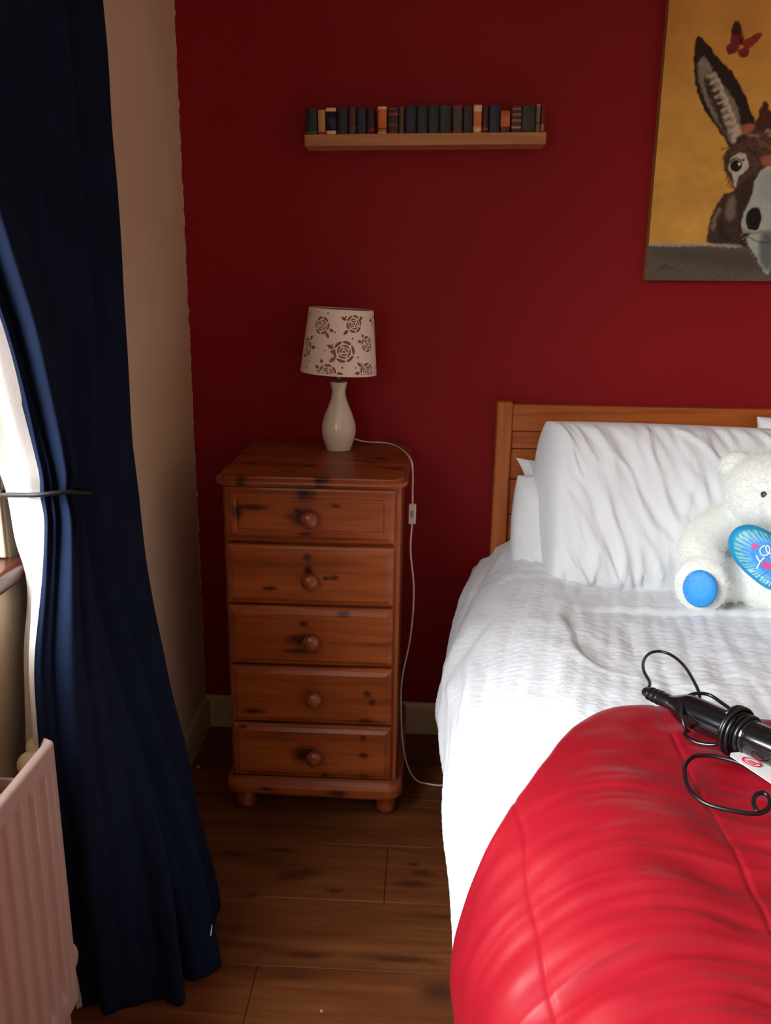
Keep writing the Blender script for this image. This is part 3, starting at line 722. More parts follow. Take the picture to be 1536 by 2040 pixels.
D = side*(.017*n1+.004*n2+.006*np.clip(rid, 0, 1)) + (1-side)*(.0035*n2+.004*noise2(Xs*9, Ys*14, 25)) + .0011*n3
# tucked flat where the comforter lies on it
yEd = np.interp(un, [0, .55, .92, 1.25, 1.62, 1.95, 2.4, 3.0, 3.5, 4, 5, 6], [-1.04, -1.01, -.985, -.975, -1.005, -1.07, -1.20, -1.32, -1.37, -1.40, -1.43, -1.45])
cov = sst(0, .10, (yEd[None]-.05)-Ys)
D = D*(1-.85*cov)-.010*cov
# flattened patch in the middle with a creased rounded border
rx = np.clip(.50-Xs, 0, None); ryy = np.where(Ys > -.64, np.clip(Ys+.56, 0, None), np.clip(-.72-Ys, 0, None))
dd = np.hypot(rx/.165, ryy/.115)
dd = dd-.03*noise2(Xs*10, Ys*10, 26)
D += (-.009*sst(1.10, .94, dd)+.0025*np.exp(-((dd-1.10)/.09)**2))*(Ug < 2.6)
D += .0012*noise2(Xs*30, Ys*70, 28)*sst(1, .9, dd)
# puckers by the pillow foot
D += .005*np.exp(-((Ys+.27)/.05)**2)*noise2(Xs*12+Ys*20, Ys*22, 29)
Xd, Yd, Zd = Xs+N_[..., 0]*D, Ys+N_[..., 1]*D, Zs+N_[..., 2]*D
# right half, simple mirror with fewer columns
m = np.linspace(NS-1, 1, 110).astype(int)
Xf = np.concatenate([2*BC-Xd[:, m], Xd], 1); Yf = np.concatenate([Yd[:, m], Yd], 1); Zf = np.concatenate([Zd[:, m], Zd], 1)
t = NT('white_duvet_cotton'); v = t.coord('Object')
t.color(t.ramp(t.noise(v, 6, 3), [(.3, lin((214, 216, 219))), (.7, lin((222, 224, 227)))])); t.set(rough=.85, spec=.2, sheen=.15)
mp = t.new('ShaderNodeMapping'); mp.inputs['Scale'].default_value = (26, 85, 60); t.link(v, mp.inputs[0])
vo = t.new('ShaderNodeTexVoronoi'); vo.inputs['Scale'].default_value = 1.0; t.link(mp.outputs[0], vo.inputs['Vector'])
t.bump(t.math('ADD', vo.outputs[0], t.noise(v, 160, 2)), .22, .004); DUV = t.m
duv = grid_obj('duvet', Xf, Yf, Zf, DUV); tag(duv, 'crumpled white cotton duvet draping over the bed nearly to the floor', 'duvet')
so = duv.modifiers.new('t', 'SOLIDIFY'); so.thickness = .006; so.offset = -1
# --- red comforter over the foot half
NC, NT_ = 460, 420
uu = np.linspace(0, 6, NC)
yed = np.interp(np.arange(0), [0], [0]) if False else None
Lm = np.concatenate([[0], np.cumsum(np.hypot(np.diff(Xs[120]), np.diff(Zs[120])))])
sC = np.linspace(0, Lm[-1]-.02, NC); uC = np.interp(sC, Lm, un)
yE = np.interp(uC, [0, .55, .92, 1.25, 1.62, 1.95, 2.4, 3.0, 3.5, 4, 5, 6], [-1.04, -1.01, -.985, -.975, -1.005, -1.07, -1.20, -1.32, -1.37, -1.40, -1.43, -1.45])
ker = np.hanning(31); ker /= ker.sum(); yE = np.convolve(np.pad(yE, 15, 'edge'), ker, 'valid')
tq = np.concatenate([np.linspace(0, .12, 60)**1.0, np.linspace(.12, 1, NT_-60+1)[1:]])
Yc = yE[None]+(-2.10-yE[None])*tq[:, None]
iy = (Yc+2.09)/(2.09-.066)*(NY-1); iy = np.clip(iy, 0, NY-1.001); i0 = iy.astype(int); fy = iy-i0
isx = np.interp(sC, sv*(Lm[-1]/sv[-1]), np.arange(NS)); j0 = np.clip(isx.astype(int), 0, NS-2); fx = isx-j0
def samp(A):
    J = np.repeat(j0[None], len(tq), 0); FX = np.repeat(fx[None], len(tq), 0)
    return (A[i0, J]*(1-fy)*(1-FX)+A[i0+1, J]*fy*(1-FX)+A[i0, J+1]*(1-fy)*FX+A[i0+1, J+1]*fy*FX)
Xc, Zc = samp(Xs), samp(Zs); Nc = normals(Xc, Yc, Zc); sg = np.sign(Nc[200, 20, 2]); Nc *= sg
Sc = np.repeat(sC[None], len(tq), 0); Uc = np.repeat(uC[None], len(tq), 0)
dE = yE[None]-Yc
rim = np.sqrt(np.clip(1-(1-np.clip(dE/.035, 0, 1))**2, 0, 1))
amp = .35*sst(.02, .2, dE)+.65*sst(.12, .5, dE)
wv = Yc*1.0+.05*noise2(Sc*5, Yc*3, 31)+.10*(Sc-.75)**2*0
sd = sst(2.2, 3.6, Uc)
bend = .16*np.exp(-((Sc-.62)/.16)**2)           # folds sweep round at the bed edge
q1 = noise2((Yc-bend*.35)*17+.35*noise2(Sc*4, Yc*4, 32), Sc*1.7, 33); q2 = noise2((Yc-bend*.35)*34+.5*noise2(Sc*5, Yc*6, 34), Sc*3.0, 35)
ridg = np.clip(1-np.abs(q1)*2.2, 0, 1)**1.4
xseam1 = np.interp(.42, Xs[120][::-1], sv[::-1]); xseam2 = np.interp(.165, Xs[120][:int(NS*.62)][::-1], sv[:int(NS*.62)][::-1])
near = lambda s_, w_: np.exp(-((Sc-s_)/w_)**2)
sm1 = xseam1+.004*noise2(Yc*9, Yc*0, 36); sm2 = xseam2+.010*noise2(Yc*7, Yc*0, 37)
damp = 1-.55*near(sm1, .04)-.5*near(sm2, .03)
Dc = .004+.022*rim*(1-.6*sd)+amp*damp*(.015*q1*(1-.35*sd)+.005*q2+.006*ridg*(1-.5*sd))+.008*noise2(Sc*3, Yc*4, 38)
Dc += .003*noise2(Sc*14+Yc*8, Yc*20, 39)
Dc += .004-.0022*near(sm1, .0035)-.0022*near(sm2, .0035)
# side panel below the second seam puffs outwards
Dc += sd*(-.002+.008*noise2(Sc*7, Yc*5, 40))
Dc = np.maximum(Dc, .004)
Xk, Yk, Zk = Xc+Nc[..., 0]*Dc, Yc+Nc[..., 1]*Dc*.4, Zc+Nc[..., 2]*Dc
m = np.linspace(NC-1, 1, 110).astype(int)
Xf = np.concatenate([2*BC-Xk[:, m], Xk], 1); Yf = np.concatenate([Yk[:, m]*0+Yk[:, m], Yk], 1); Zf = np.concatenate([Zk[:, m], Zk], 1)
t = NT('red_satin_comforter'); v = t.coord('Object')
t.color(t.ramp(t.noise(v, 5, 3), [(.3, lin((128, 10, 23))), (.7, lin((138, 12, 27)))])); t.set(rough=.42, spec=.42)
t.bump(t.noise(v, 60, 3), .06, .004); CMF = t.m
cmf = grid_obj('comforter', Xf, Yf, Zf, CMF); tag(cmf, 'puffy red satin quilted comforter folded over the foot half of the bed', 'comforter')
so = cmf.modifiers.new('t', 'SOLIDIFY'); so.thickness = .003; so.offset = -1
# --- pillows
t = NT('white_pillow_cotton'); v = t.coord('Object')
t.color(t.ramp(t.noise(v, 6, 3), [(.3, lin((224, 226, 228))), (.7, lin((232, 234, 236)))])); t.set(rough=.85, spec=.2, sheen=.15)
mp = t.new('ShaderNodeMapping'); mp.inputs['Scale'].default_value = (95, 60, 26); mp.inputs['Rotation'].default_value = (0, .42, 0); t.link(v, mp.inputs[0])
vo = t.new('ShaderNodeTexVoronoi'); vo.inputs['Scale'].default_value = 1.0; t.link(mp.outputs[0], vo.inputs['Vector'])
t.bump(t.math('ADD', vo.outputs[0], t.noise(v, 170, 2)), .2, .003); PIL = t.m
def pillow(label, cx, cy, cz, W_, H_, T, tilt, rot=0, roll=0, seed=0, wr=.006, a=6, b=3.2, pinch=.05, n=(150, 110), slant=.45, k_end=0):
    u = np.sin(np.linspace(-PI/2, PI/2, n[0])*.96)/np.sin(PI/2*.96); v_ = np.sin(np.linspace(-PI/2, PI/2, n[1])*.96)/np.sin(PI/2*.96)
    Ug_, Vg_ = np.meshgrid(u, v_)
    bx = 1-pinch*(1-np.abs(Vg_)**2.2); bz = 1-pinch*1.2*(1-np.abs(Ug_)**3)
    X0 = Ug_*W_/2*bx; Z0 = Vg_*H_/2*bz
    th_ = T*np.clip((1-np.abs(Ug_)**a), 0, 1)**.45*np.clip(1-np.abs(Vg_)**b, 0, 1)**.5
    out = []
    inner = np.clip(np.minimum(1-np.abs(Ug_), 1-np.abs(Vg_))*9, 0, 1)
    for s in (1, -1):
        A = X0+slant*Z0*1.0
        w1 = noise2(A*26+.7*noise2(X0*8, Z0*8, seed+1), (Z0-slant*X0)*3.2+s*7, seed+2)
        w2 = noise2(A*60, (Z0-slant*X0)*9+s*3, seed+3)
        rdg = np.clip(1-np.abs(noise2(A*15+.5*noise2(X0*6, Z0*6, seed+6), (Z0-slant*X0)*2.2+s*5, seed+5))*3, 0, 1)**2
        dsp = inner*(wr*w1+.4*wr*w2+1.1*wr*rdg)
        dsp *= 1+.8*np.abs(Vg_)**2
        out.append((X0+.3*dsp, -s*(th_+dsp), Z0+.006*inner*0))
    out = [(xo-k_end*(yo+T)*sst(-.4, -1, Ug_)*(.2+.8*np.clip((Vg_+1)/1.3, 0, 1)), yo, zo) for xo, yo, zo in out]
    Pn = np.concatenate([np.stack(o_, -1).reshape(-1, 3) for o_ in out])
    idx = np.arange(n[0]*n[1]).reshape(n[1], n[0]); q = np.stack([idx[:-1, :-1], idx[:-1, 1:], idx[1:, 1:], idx[1:, :-1]], -1).reshape(-1, 4)
    q2 = q[:, ::-1]+n[0]*n[1]
    bm = bmesh.new(); me = bpy.data.meshes.new('pillow'); me.from_pydata(Pn.tolist(), [], np.concatenate([q, q2]).tolist())
    bm.from_mesh(me); bmesh.ops.remove_doubles(bm, verts=bm.verts, dist=.0006); bmesh.ops.recalc_face_normals(bm, faces=bm.faces); bm.to_mesh(me); bm.free()
    me.polygons.foreach_set('use_smooth', [True]*len(me.polygons)); me.materials.append(PIL)
    o = bpy.data.objects.new('pillow', me); COL.objects.link(o)
    o.matrix_world = Matrix.Translation((cx, cy, cz)) @ Matrix.Rotation(math.radians(rot), 4, 'Z') @ Matrix.Rotation(-math.radians(tilt), 4, 'X') @ Matrix.Rotation(math.radians(roll), 4, 'Y')
    tag(o, label, 'pillow', 'white pillows at the headboard'); return o
pillow('white pleated pillow in front, leaning upright behind the white teddy bear', .712, -.214, .793, .735, .436, .080, 17, 0, 1.2, 3, .0065, 40, 3.4, -.022, k_end=.36)
pillow('white pillow squashed behind the front pillow, its lower left side bulging out', .612, -.140, .715, .72, .27, .056, 10, 2, 1.5, 11, .006, 10, 3, -.03)
pillow('white pillow flat against the headboard, topmost corner tip poking out left', .62, -.092, .752, .735, .29, .028, 6, 0, 0, 17, .004, 5, 3, .12)
pillow('white pillow on the far side of the bed against the headboard', 1.24, -.16, .815, .72, .45, .07, 12, 0, -1, 23, .006, 8, 3, .04)
# ------------------------------------------------------------------ teddy bear
TX, TY, TZ = .873, -.348, .586
bear = empty('teddy_bear', (TX, TY, TZ), -math.radians(20))
tag(bear, 'white plush teddy bear sitting on the bed holding a blue heart cushion', 'teddy bear')
FUR = simple('white_plush', (240, 242, 235), .95, .015, 60, .12, 200, sheen=.4)
def ell(bm, c, r, rot=None, seg=20):
    m_ = Matrix.Translation(c)
    if rot: m_ = m_ @ rot
    m_ = m_ @ Matrix.Diagonal((*r, 1))
    bmesh.ops.create_uvsphere(bm, u_segments=seg, v_segments=seg//2+2, radius=1, matrix=m_)
def lim(bm, P, R, n=10):
    P = catmull(P, n)
    for i, q in enumerate(P):
        f = i/(len(P)-1); k = f*(len(R)-1); a = int(min(k, len(R)-2)); rr = R[a]+(R[a+1]-R[a])*(k-a)
        bmesh.ops.create_uvsphere(bm, u_segments=16, v_segments=10, radius=rr, matrix=Matrix.Translation(q))
bm = bmesh.new()
ell(bm, (0, .01, .115), (.118, .095, .125)); ell(bm, (0, -.02, .085), (.112, .09, .09))
ell(bm, (0, -.005, .300), (.140, .105, .100)); ell(bm, (0, -.085, .280), (.058, .055, .046))
ell(bm, (-.055, -.03, .272), (.07, .07, .06)); ell(bm, (.055, -.03, .272), (.07, .07, .06))
for s in (-1, 1):
    ell(bm, (s*.112, .010, .348), (.042, .028, .038))
    lim(bm, [(s*.095, -.0, .215), (s*.150, -.03, .185), (s*.172, -.07, .145), (s*.150, -.105, .118)], [.048, .055, .056, .045])
lim(bm, [(-.075, -.03, .07), (-.120, -.07, .072), (-.150, -.105, .076)], [.058, .056, .055])
ell(bm, (-.158, -.136, .078), (.065, .034, .072))
lim(bm, [(.05, -.04, .052), (.055, -.10, .050), (.06, -.16, .050)], [.055, .056, .054])
ell(bm, (.06, -.165, .056), (.058, .036, .061))
body = bm_obj('body', bm, FUR, bear, True)
rm = body.modifiers.new('remesh', 'REMESH'); rm.mode = 'VOXEL'; rm.voxel_size = .0045; rm.use_smooth_shade = True
s2 = body.modifiers.new('smooth', 'SMOOTH'); s2.iterations = 14; s2.factor = .6
tx = bpy.data.textures.new('fur_clumps', 'CLOUDS'); tx.noise_scale = .010; tx.noise_depth = 2
dm = body.modifiers.new('fur', 'DISPLACE'); dm.texture = tx; dm.strength = .003; dm.mid_level = .5
# shaggy outline: short real hairs on the plush
ps = body.modifiers.new('fur_hair', 'PARTICLE_SYSTEM'); pst = body.particle_systems[0].settings
pst.type = 'HAIR'; pst.count = 26000; pst.hair_length = .006; pst.hair_step = 2; pst.render_step = 2; pst.display_step = 2
pst.use_advanced_hair = True; pst.brownian_factor = .004; pst.factor_random = .002
pst.root_radius = .5; pst.tip_radius = .1; pst.radius_scale = .001; pst.material = 1; pst.use_modifier_stack = True
SHINY = simple('black_plastic_eye', (14, 12, 20), .08, 0, coat=.5)
for s in (-1, 1):
    e = mesh_obj('eye', *lathe_data([(.0001, .0085), (.004, .0076), (.0072, .0046), (.0086, 0), (.0001, -.003)], 18), SHINY, bear, True)
    e.location = (s*.046, -.101, .306); e.rotation_euler = (PI/2, 0, s*.3)
bm = bmesh.new(); ell(bm, (0, -.142, .296), (.016, .010, .011)); bm_obj('nose', bm, SHINY, bear, True)
tube('mouth', [(-.022, -.134, .262), (-.010, -.140, .266), (0, -.141, .274), (.010, -.140, .266), (.022, -.134, .262)], .0016, SHINY, bear, 5, 6)
t = NT('blue_glitter_fabric'); v = t.coord('Object')
nz = t.noise(v, 900, 2); t.color(t.ramp(nz, [(.35, lin((24, 140, 228))), (.68, lin((52, 168, 244))), (.8, lin((150, 220, 255)))])); t.set(rough=.3, spec=.6); t.bump(t.noise(v, 700, 2), .5, .002); PAD = t.m
for (cx, cy, cz, rz) in ((-.160, -.171, .078, -.22), (.06, -.204, .054, .05)):
    vs, fs = lathe_data([(.0001, .0095), (.02, .009), (.034, .006), (.0395, 0), (.038, -.006)], 30)
    o = mesh_obj('foot_pad', vs, fs, PAD, bear, True); o['label'] = 'glittery blue foot pad'
    o.location = (cx, cy, cz); o.rotation_euler = (PI/2-.10, 0, rz); o.scale = (1.03, 1.16, 1)
# heart cushion
def heart_pt(a):
    sn = math.sin(a); x = 16*math.copysign(abs(sn)**1.75, sn); y = 13*math.cos(a)-5*math.cos(2*a)-2*math.cos(3*a)-math.cos(4*a)
    return (x/16*.114)*.62+.112*sn*.38, ((y+2.5)/14.5*.076)*.66+.072*math.cos(a)*.34
na, nr = 160, 34
ang = np.linspace(0, 2*PI, na, endpoint=False); HP = np.array([heart_pt(a) for a in ang])
rr_ = np.concatenate([np.linspace(.02, .9, nr-8), .9+.1*np.sin(np.linspace(0, PI/2, 9))[1:]])
HX = rr_[:, None]*HP[None, :, 0]; HZ = rr_[:, None]*HP[None, :, 1]
HT = .026*np.sqrt(np.clip(1-rr_**2.6, 0, 1))[:, None]+0*HX
def hsurf(x, z):
    # depth of the cushion face at (x, z)
    best = 0; a = math.atan2(x, z)
    L_ = np.arctan2(HP[:, 0], HP[:, 1]); k = int(np.argmin(np.abs(np.angle(np.exp(1j*(L_-a))))))
    r = math.hypot(x, z)/max(1e-6, math.hypot(*HP[k])); return .026*math.sqrt(max(0, 1-min(r, 1)**2.6))
heart = grid_obj('heart_cushion', HX, -HT, HZ, None, bear, True, True)
rA = np.repeat(rr_[:, None], na, 1); aA = np.repeat(np.arctan2(HP[:, 0], HP[:, 1])[None], len(rr_), 0)
hc = np.zeros(rA.shape+(3,)); hc[:] = srgb((66, 150, 222))
hc *= (1+.25*noise2(HX*120, HZ*120, 61))[..., None]
ring = (rA > .70) & (rA < .90); st_ = (np.sin(aA*58+.8*noise2(rA*8, aA*8, 62)) > -.15)
hc[ring & st_] = srgb((176, 232, 240)); hc[ring & ~st_] = srgb((44, 150, 176))
r2 = (rA > .56) & (rA <= .70) & (np.sin(aA*58) > .2); hc[r2] = srgb((120, 192, 240))
hc[rA >= .90] = srgb((24, 150, 222))
tl = (sst(-.2, .8, np.sin(aA+2.4))*.5)[..., None]; hc = np.where((rA > .7)[..., None], hc*(1-tl)+srgb((20, 140, 160))*tl, hc)
ca = heart.data.color_attributes.new('paint', 'FLOAT_COLOR', 'POINT')
ca.data.foreach_set('color', np.concatenate([np.clip(hc, 0, 1), np.ones(rA.shape+(1,))], -1).astype(np.float32).ravel())
t = NT('heart_print'); at = t.new('ShaderNodeAttribute'); at.attribute_name = 'paint'; t.color(at.outputs[0]); t.set(rough=.4, spec=.4); t.bump(t.noise(t.coord('Object'), 420, 2), .25, .001)
heart.data.materials.append(t.m)
heart['label'] = 'blue heart-shaped cushion with pale striped border and white lettering'
HM = Matrix.Translation((0, -.158, .171)) @ Matrix.Rotation(math.radians(5), 4, 'Y') @ Matrix.Rotation(math.radians(-6), 4, 'X')
heart.matrix_local = HM
bm = bmesh.new(); bk_ = [bm.verts.new((x, .004, z)) for x, z in HP]; md = bm.verts.new((0, .020, 0)); rmv = [bm.verts.new((x, -.0005, z)) for x, z in HP]
for k in range(na):
    k2 = (k+1) % na; bm.faces.new((bk_[k], bk_[k2], md)); bm.faces.new((rmv[k], rmv[k2], bk_[k2], bk_[k]))
bm_obj('cushion_back', bm, simple('heart_back_blue', (22, 140, 214), .5), heart, True)
WPR = simple('white_print', (238, 240, 246), .5, 0); PKP = simple('pink_print', (226, 62, 140), .5, .05)
def letter(name, paths, w_, m):
    vs, fs = [], []
    for P in paths:
        path = catmull([(x, -hsurf(x, z)-.0006, z) for x, z in P], 6)
        a, b = tube_data(path, w_, 6); n0 = len(vs); vs += a; fs += [tuple(i+n0 for i in f_) for f_ in b]
    mesh_obj(name, vs, fs, m, heart, True)
letter('letter_o', [[(-.036, .029), (-.041, .025), (-.044, .017), (-.041, .009), (-.034, .006), (-.027, .010), (-.024, .018), (-.026, .027), (-.031, .030), (-.033, .024), (-.027, .015), (-.020, .013)]], .0016, WPR)
letter('letter_n', [[(-.018, .026), (-.018, .014), (-.018, .004)], [(-.018, .016), (-.012, .024), (-.006, .022), (-.005, .012), (-.003, .004), (.002, .006)]], .0016, WPR)
letter('letter_y', [[(-.049, .003), (-.044, -.004), (-.038, -.010)], [(-.031, .002), (-.036, -.006), (-.039, -.014), (-.041, -.028)]], .0020, WPR)
def mini_heart(cx, cz, s):
    P = [heart_pt(a) for a in np.linspace(0, 2*PI, 28, endpoint=False)]
    vs = [(cx+x*s, -hsurf(cx+x*s, cz+z*s*1.25)-.0011, cz+z*s*1.25) for x, z in P]+[(cx, -hsurf(cx, cz)-.0015, cz)]
    mesh_obj('small_heart', vs, [(k, (k+1) % 28, 28) for k in range(28)], PKP, heart, True)
mini_heart(-.0566, .023, .066); mini_heart(-.0225, -.015, .098)
# ------------------------------------------------------------------ hair styler lying on the comforter
A0, A1 = Vector((.403, -1.006, .667)), Vector((.557, -1.229, .684))
ax = (A1-A0).normalized()
sty = empty('hair_styler', A0)
tag(sty, 'black electric hair styler with its cord wrapped round it, on the red comforter', 'hair styler')
BLKP = simple('gloss_black_plastic', (14, 13, 15), .16, 0, spec=.6, coat=.3); RUB = simple('black_rubber_cord', (16, 15, 17), .3, 0, spec=.5)
q = ax.to_track_quat('Z', 'Y').to_matrix().to_4x4()
def styl(name, prof, m, flat=1.0, n=3):
    pr = [(max(v_.x, 1e-4), v_.z) for v_ in catmull([(a, 0, b) for a, b in prof], n)]
    vs, fs = lathe_data(pr, 36); o = mesh_obj(name, vs, fs, m, sty, True); o.matrix_local = q @ Matrix.Diagonal((1, flat, 1, 1)); return o
styl('handle', [(.012, .050), (.0145, .058), (.020, .070), (.0255, .084), (.0268, .10), (.0268, .14), (.0262, .178), (.0255, .182)], BLKP)
styl('collar', [(.0285, .180), (.0295, .184), (.0295, .205), (.0285, .209)], BLKP, 1, 2)
styl('barrel', [(.0265, .208), (.0275, .215), (.0278, .26), (.0272, .34), (.024, .385), (.012, .40), (.0001, .402)], BLKP)
sr = styl('strain_relief', [(.0001, -.005), (.0085, -.004), (.0105, .0), (.0125, .012), (.0145, .034), (.0150, .050), (.0145, .060)], RUB, .8, 2)
bm = bmesh.new()
for zz in (.008, .018, .028):
    vs, fs = lathe_data([(.0105, zz), (.0140+zz*.06, zz+.001), (.0140+zz*.06, zz+.004), (.0105, zz+.005)], 24)
    tmp = bpy.data.meshes.new('t'); tmp.from_pydata(vs, [], fs); bm.from_mesh(tmp); bpy.data.meshes.remove(tmp)
o = bm_obj('ridges', bm, RUB, sr, True)
# hanging hook under the handle
hk = [Vector((.0, .0, 0))]
hook = tube('hanging_loop', [A0+ax*.118+Vector((-.026, -.012, -.018))-A0, A0+ax*.122+Vector((-.034, -.018, -.024))-A0, A0+ax*.145+Vector((-.034, -.020, -.026))-A0, A0+ax*.168+Vector((-.028, -.016, -.022))-A0, A0+ax*.175+Vector((-.018, -.012, -.016))-A0], .0032, BLKP, sty, 6, 10)
def rel(P): return [Vector(p_)-A0 for p_ in P]
e1 = ax.cross(Vector((0, 0, 1))).normalized(); e2 = e1.cross(ax).normalized()
def coil(d0, d1, rad, turns, n=26, ph=0):
    return [A0+ax*(d0+(d1-d0)*k/(n*turns))+(e1*math.cos(2*PI*k/n+ph)+e2*math.sin(2*PI*k/n+ph))*rad for k in range(int(n*turns)+1)]
cordpts = [(.4045, -1.003, .667), (.417, -.972, .668), (.418, -.925, .668), (.428, -.881, .668), (.447, -.846, .668), (.469, -.833, .668), (.488, -.847, .668), (.499, -.886, .668), (.500, -.939, .668), (.497, -.999, .664), (.489, -1.030, .652)]
tube('cord', rel(cordpts), .0031, RUB, sty, 8, 8)
l2 = coil(.083, .083, .0300, 1.0, 26)[6:20]
tube('cord', rel([(.452, -1.10, .645), (.436, -1.128, .664), (.434, -1.106, .684), (.446, -1.080, .694), (.470, -1.060, .694), (.493, -1.060, .692), (.507, -1.086, .690), (.515, -1.116, .692), (.522, -1.140, .694)]), .0031, RUB, sty, 8, 8)
tube('cord_coil', [v_-A0 for v_ in coil(.174, .206, .0312, 3.6)], .0034, RUB, sty, raw=True, seg=8)
tube('cord_coil', [v_-A0 for v_ in coil(.176, .192, .0385, 2.0, ph=1)], .0034, RUB, sty, raw=True, seg=8)
tube('cord', rel([(.56, -1.275, .664), (.532, -1.259, .655), (.515, -1.234, .652), (.497, -1.212, .655), (.469, -1.194, .654), (.447, -1.190, .654), (.428, -1.197, .654), (.410, -1.221, .654), (.401, -1.250, .654), (.397, -1.281, .654), (.401, -1.303, .654), (.411, -1.320, .654), (.425, -1.330, .655), (.443, -1.338, .656), (.462, -1.342, .656), (.480, -1.339, .656), (.495, -1.327, .658), (.502, -1.308, .660), (.496, -1.299, .662), (.483, -1.307, .662), (.473, -1.327, .662), (.473, -1.343, .660)]), .0033, RUB, sty, 6, 8)
# warning tag
TC = Vector((.516, -1.234, .662))
tg = bmesh.new()
tagL = [(-.030, .016), (-.036, .008), (-.036, -.008), (-.030, -.016), (.045, -.020), (.050, -.014), (.050, .014), (.045, .020)]
f_ = tg.faces.new([tg.verts.new((x, y, 0)) for x, y in tagL]); ex = bmesh.ops.extrude_face_region(tg, geom=[f_])
for v_ in ex['geom']:
    if isinstance(v_, bmesh.types.BMVert): v_.co.z += .0006
tgo = bm_obj('warning_tag', tg, simple('white_tag_card', (228, 226, 222), .5, .02), sty); tgo['label'] = 'white card warning tag with a red crossed-out circle'
TM = Matrix.Translation(TC-A0) @ Matrix.Rotation(math.radians(-62), 4, 'Z') @ Matrix.Rotation(math.radians(-10), 4, 'X') @ Matrix.Scale(1.3, 4)
tgo.matrix_local = TM
REDP = simple('red_print', (206, 40, 60), .5, 0); DKP = simple('dark_print', (52, 50, 54), .5, 0)
tube('warning_circle', [(-.012+.0105*math.cos(a), .0105*math.sin(a), .0009) for a in np.linspace(0, 2*PI, 28, endpoint=False)], .0009, REDP, tgo, closed=True, raw=True, seg=6)
tube('warning_slash', [(-.012-.0074, -.0074, .0009), (-.012+.0074, .0074, .0009)], .0009, REDP, tgo, raw=True, seg=6)
tube('tag_symbol', [(-.018, .001, .0008), (-.013, .004, .0008), (-.008, .003, .0008), (-.008, -.003, .0008), (-.014, -.004, .0008)], .0005, DKP, tgo, 4, 5)
# ------------------------------------------------------------------ curtain
CT = [(2.2, [(-.63, -.70), (-.575, -.78), (-.57, -.93), (-.57, -1.08), (-.57, -1.24), (-.565, -1.40), (-.56, -1.58), (-.59, -1.74)]),
      (1.75, [(-.63, -.70), (-.575, -.78), (-.567, -.90), (-.567, -1.02), (-.565, -1.15), (-.56, -1.27), (-.55, -1.42), (-.585, -1.50)]),
      (1.5, [(-.63, -.70), (-.575, -.78), (-.563, -.89), (-.565, -.99), (-.562, -1.10), (-.555, -1.20), (-.54, -1.30), (-.578, -1.355)]),
      (1.3, [(-.63, -.70), (-.575, -.78), (-.560, -.88), (-.567, -.97), (-.570, -1.06), (-.550, -1.14), (-.528, -1.225), (-.563, -1.270)]),
      (1.16, [(-.63, -.70), (-.575, -.78), (-.557, -.875), (-.570, -.965), (-.590, -1.05), (-.555, -1.12), (-.522, -1.195), (-.555, -1.238)]),
      (1.05, [(-.63, -.70), (-.575, -.78), (-.555, -.87), (-.575, -.965), (-.608, -1.055), (-.560, -1.115), (-.520, -1.182), (-.550, -1.216)]),
      (.95, [(-.63, -.70), (-.573, -.778), (-.552, -.87), (-.566, -.965), (-.595, -1.05), (-.550, -1.115), (-.516, -1.192), (-.555, -1.230)]),
      (.8, [(-.63, -.70), (-.570, -.775), (-.545, -.87), (-.552, -.965), (-.568, -1.045), (-.535, -1.12), (-.512, -1.21), (-.574, -1.256)]),
      (.55, [(-.63, -.69), (-.552, -.77), (-.512, -.86), (-.505, -.95), (-.518, -1.03), (-.508, -1.10), (-.515, -1.19), (-.590, -1.240)]),
      (.3, [(-.63, -.68), (-.525, -.765), (-.475, -.85), (-.455, -.94), (-.465, -1.02), (-.485, -1.08), (-.530, -1.14), (-.62, -1.165)]),
      (.004, [(-.63, -.66), (-.476, -.748), (-.432, -.86), (-.408, -.965), (-.425, -1.03), (-.47, -1.065), (-.545, -1.085), (-.635, -1.092)])]
NZ, NU = 340, 420
zv = np.linspace(.004, 2.2, NZ)
C = lerp_st(sorted(CT), zv).reshape(NZ, -1); C = smooth_rows(C, 25).reshape(NZ, 8, 2)
uv = np.linspace(0, 7, NU); k = np.minimum(uv.astype(int), 6); tt = (uv-k)[None, :, None]
g = lambda i: C[:, np.clip(i, 0, 7)]
a, b, c, d = g(k-1), g(k), g(k+1), g(k+2)
Pq = .5*(2*b+(c-a)*tt+(2*a-5*b+4*c-d)*tt**2+(3*b-a-3*c+d)*tt**3)
Xq, Yq = Pq[..., 0], Pq[..., 1]
Zq = np.repeat(zv[:, None], NU, 1); Uq = np.repeat(uv[None], NZ, 0)
Tn = np.gradient(np.stack([Xq, Yq], -1), axis=1); Tn /= np.linalg.norm(Tn, axis=-1, keepdims=True)+1e-9
Nx, Ny = -Tn[..., 1], Tn[..., 0]          # towards the room
flip = np.where(Nx.mean() < 0, -1, 1); Nx, Ny = Nx*flip, Ny*flip
am = np.interp(Zq, [0, .3, .7, .95, 1.05, 1.15, 1.4, 2.2], [.024, .022, .015, .010, .006, .010, .017, .032])
am *= sst(0.15, 1.0, Uq)
frq = 1.35
ph = frq*2*PI*Uq*.5+.8*noise2(Uq*.9, Zq*.9, 51)+.3
fold = np.sin(ph)+.45*np.sin(ph*1.9+1.3+.5*noise2(Uq, Zq*1.5, 52)); fold = np.sign(fold)*np.abs(fold)**.8
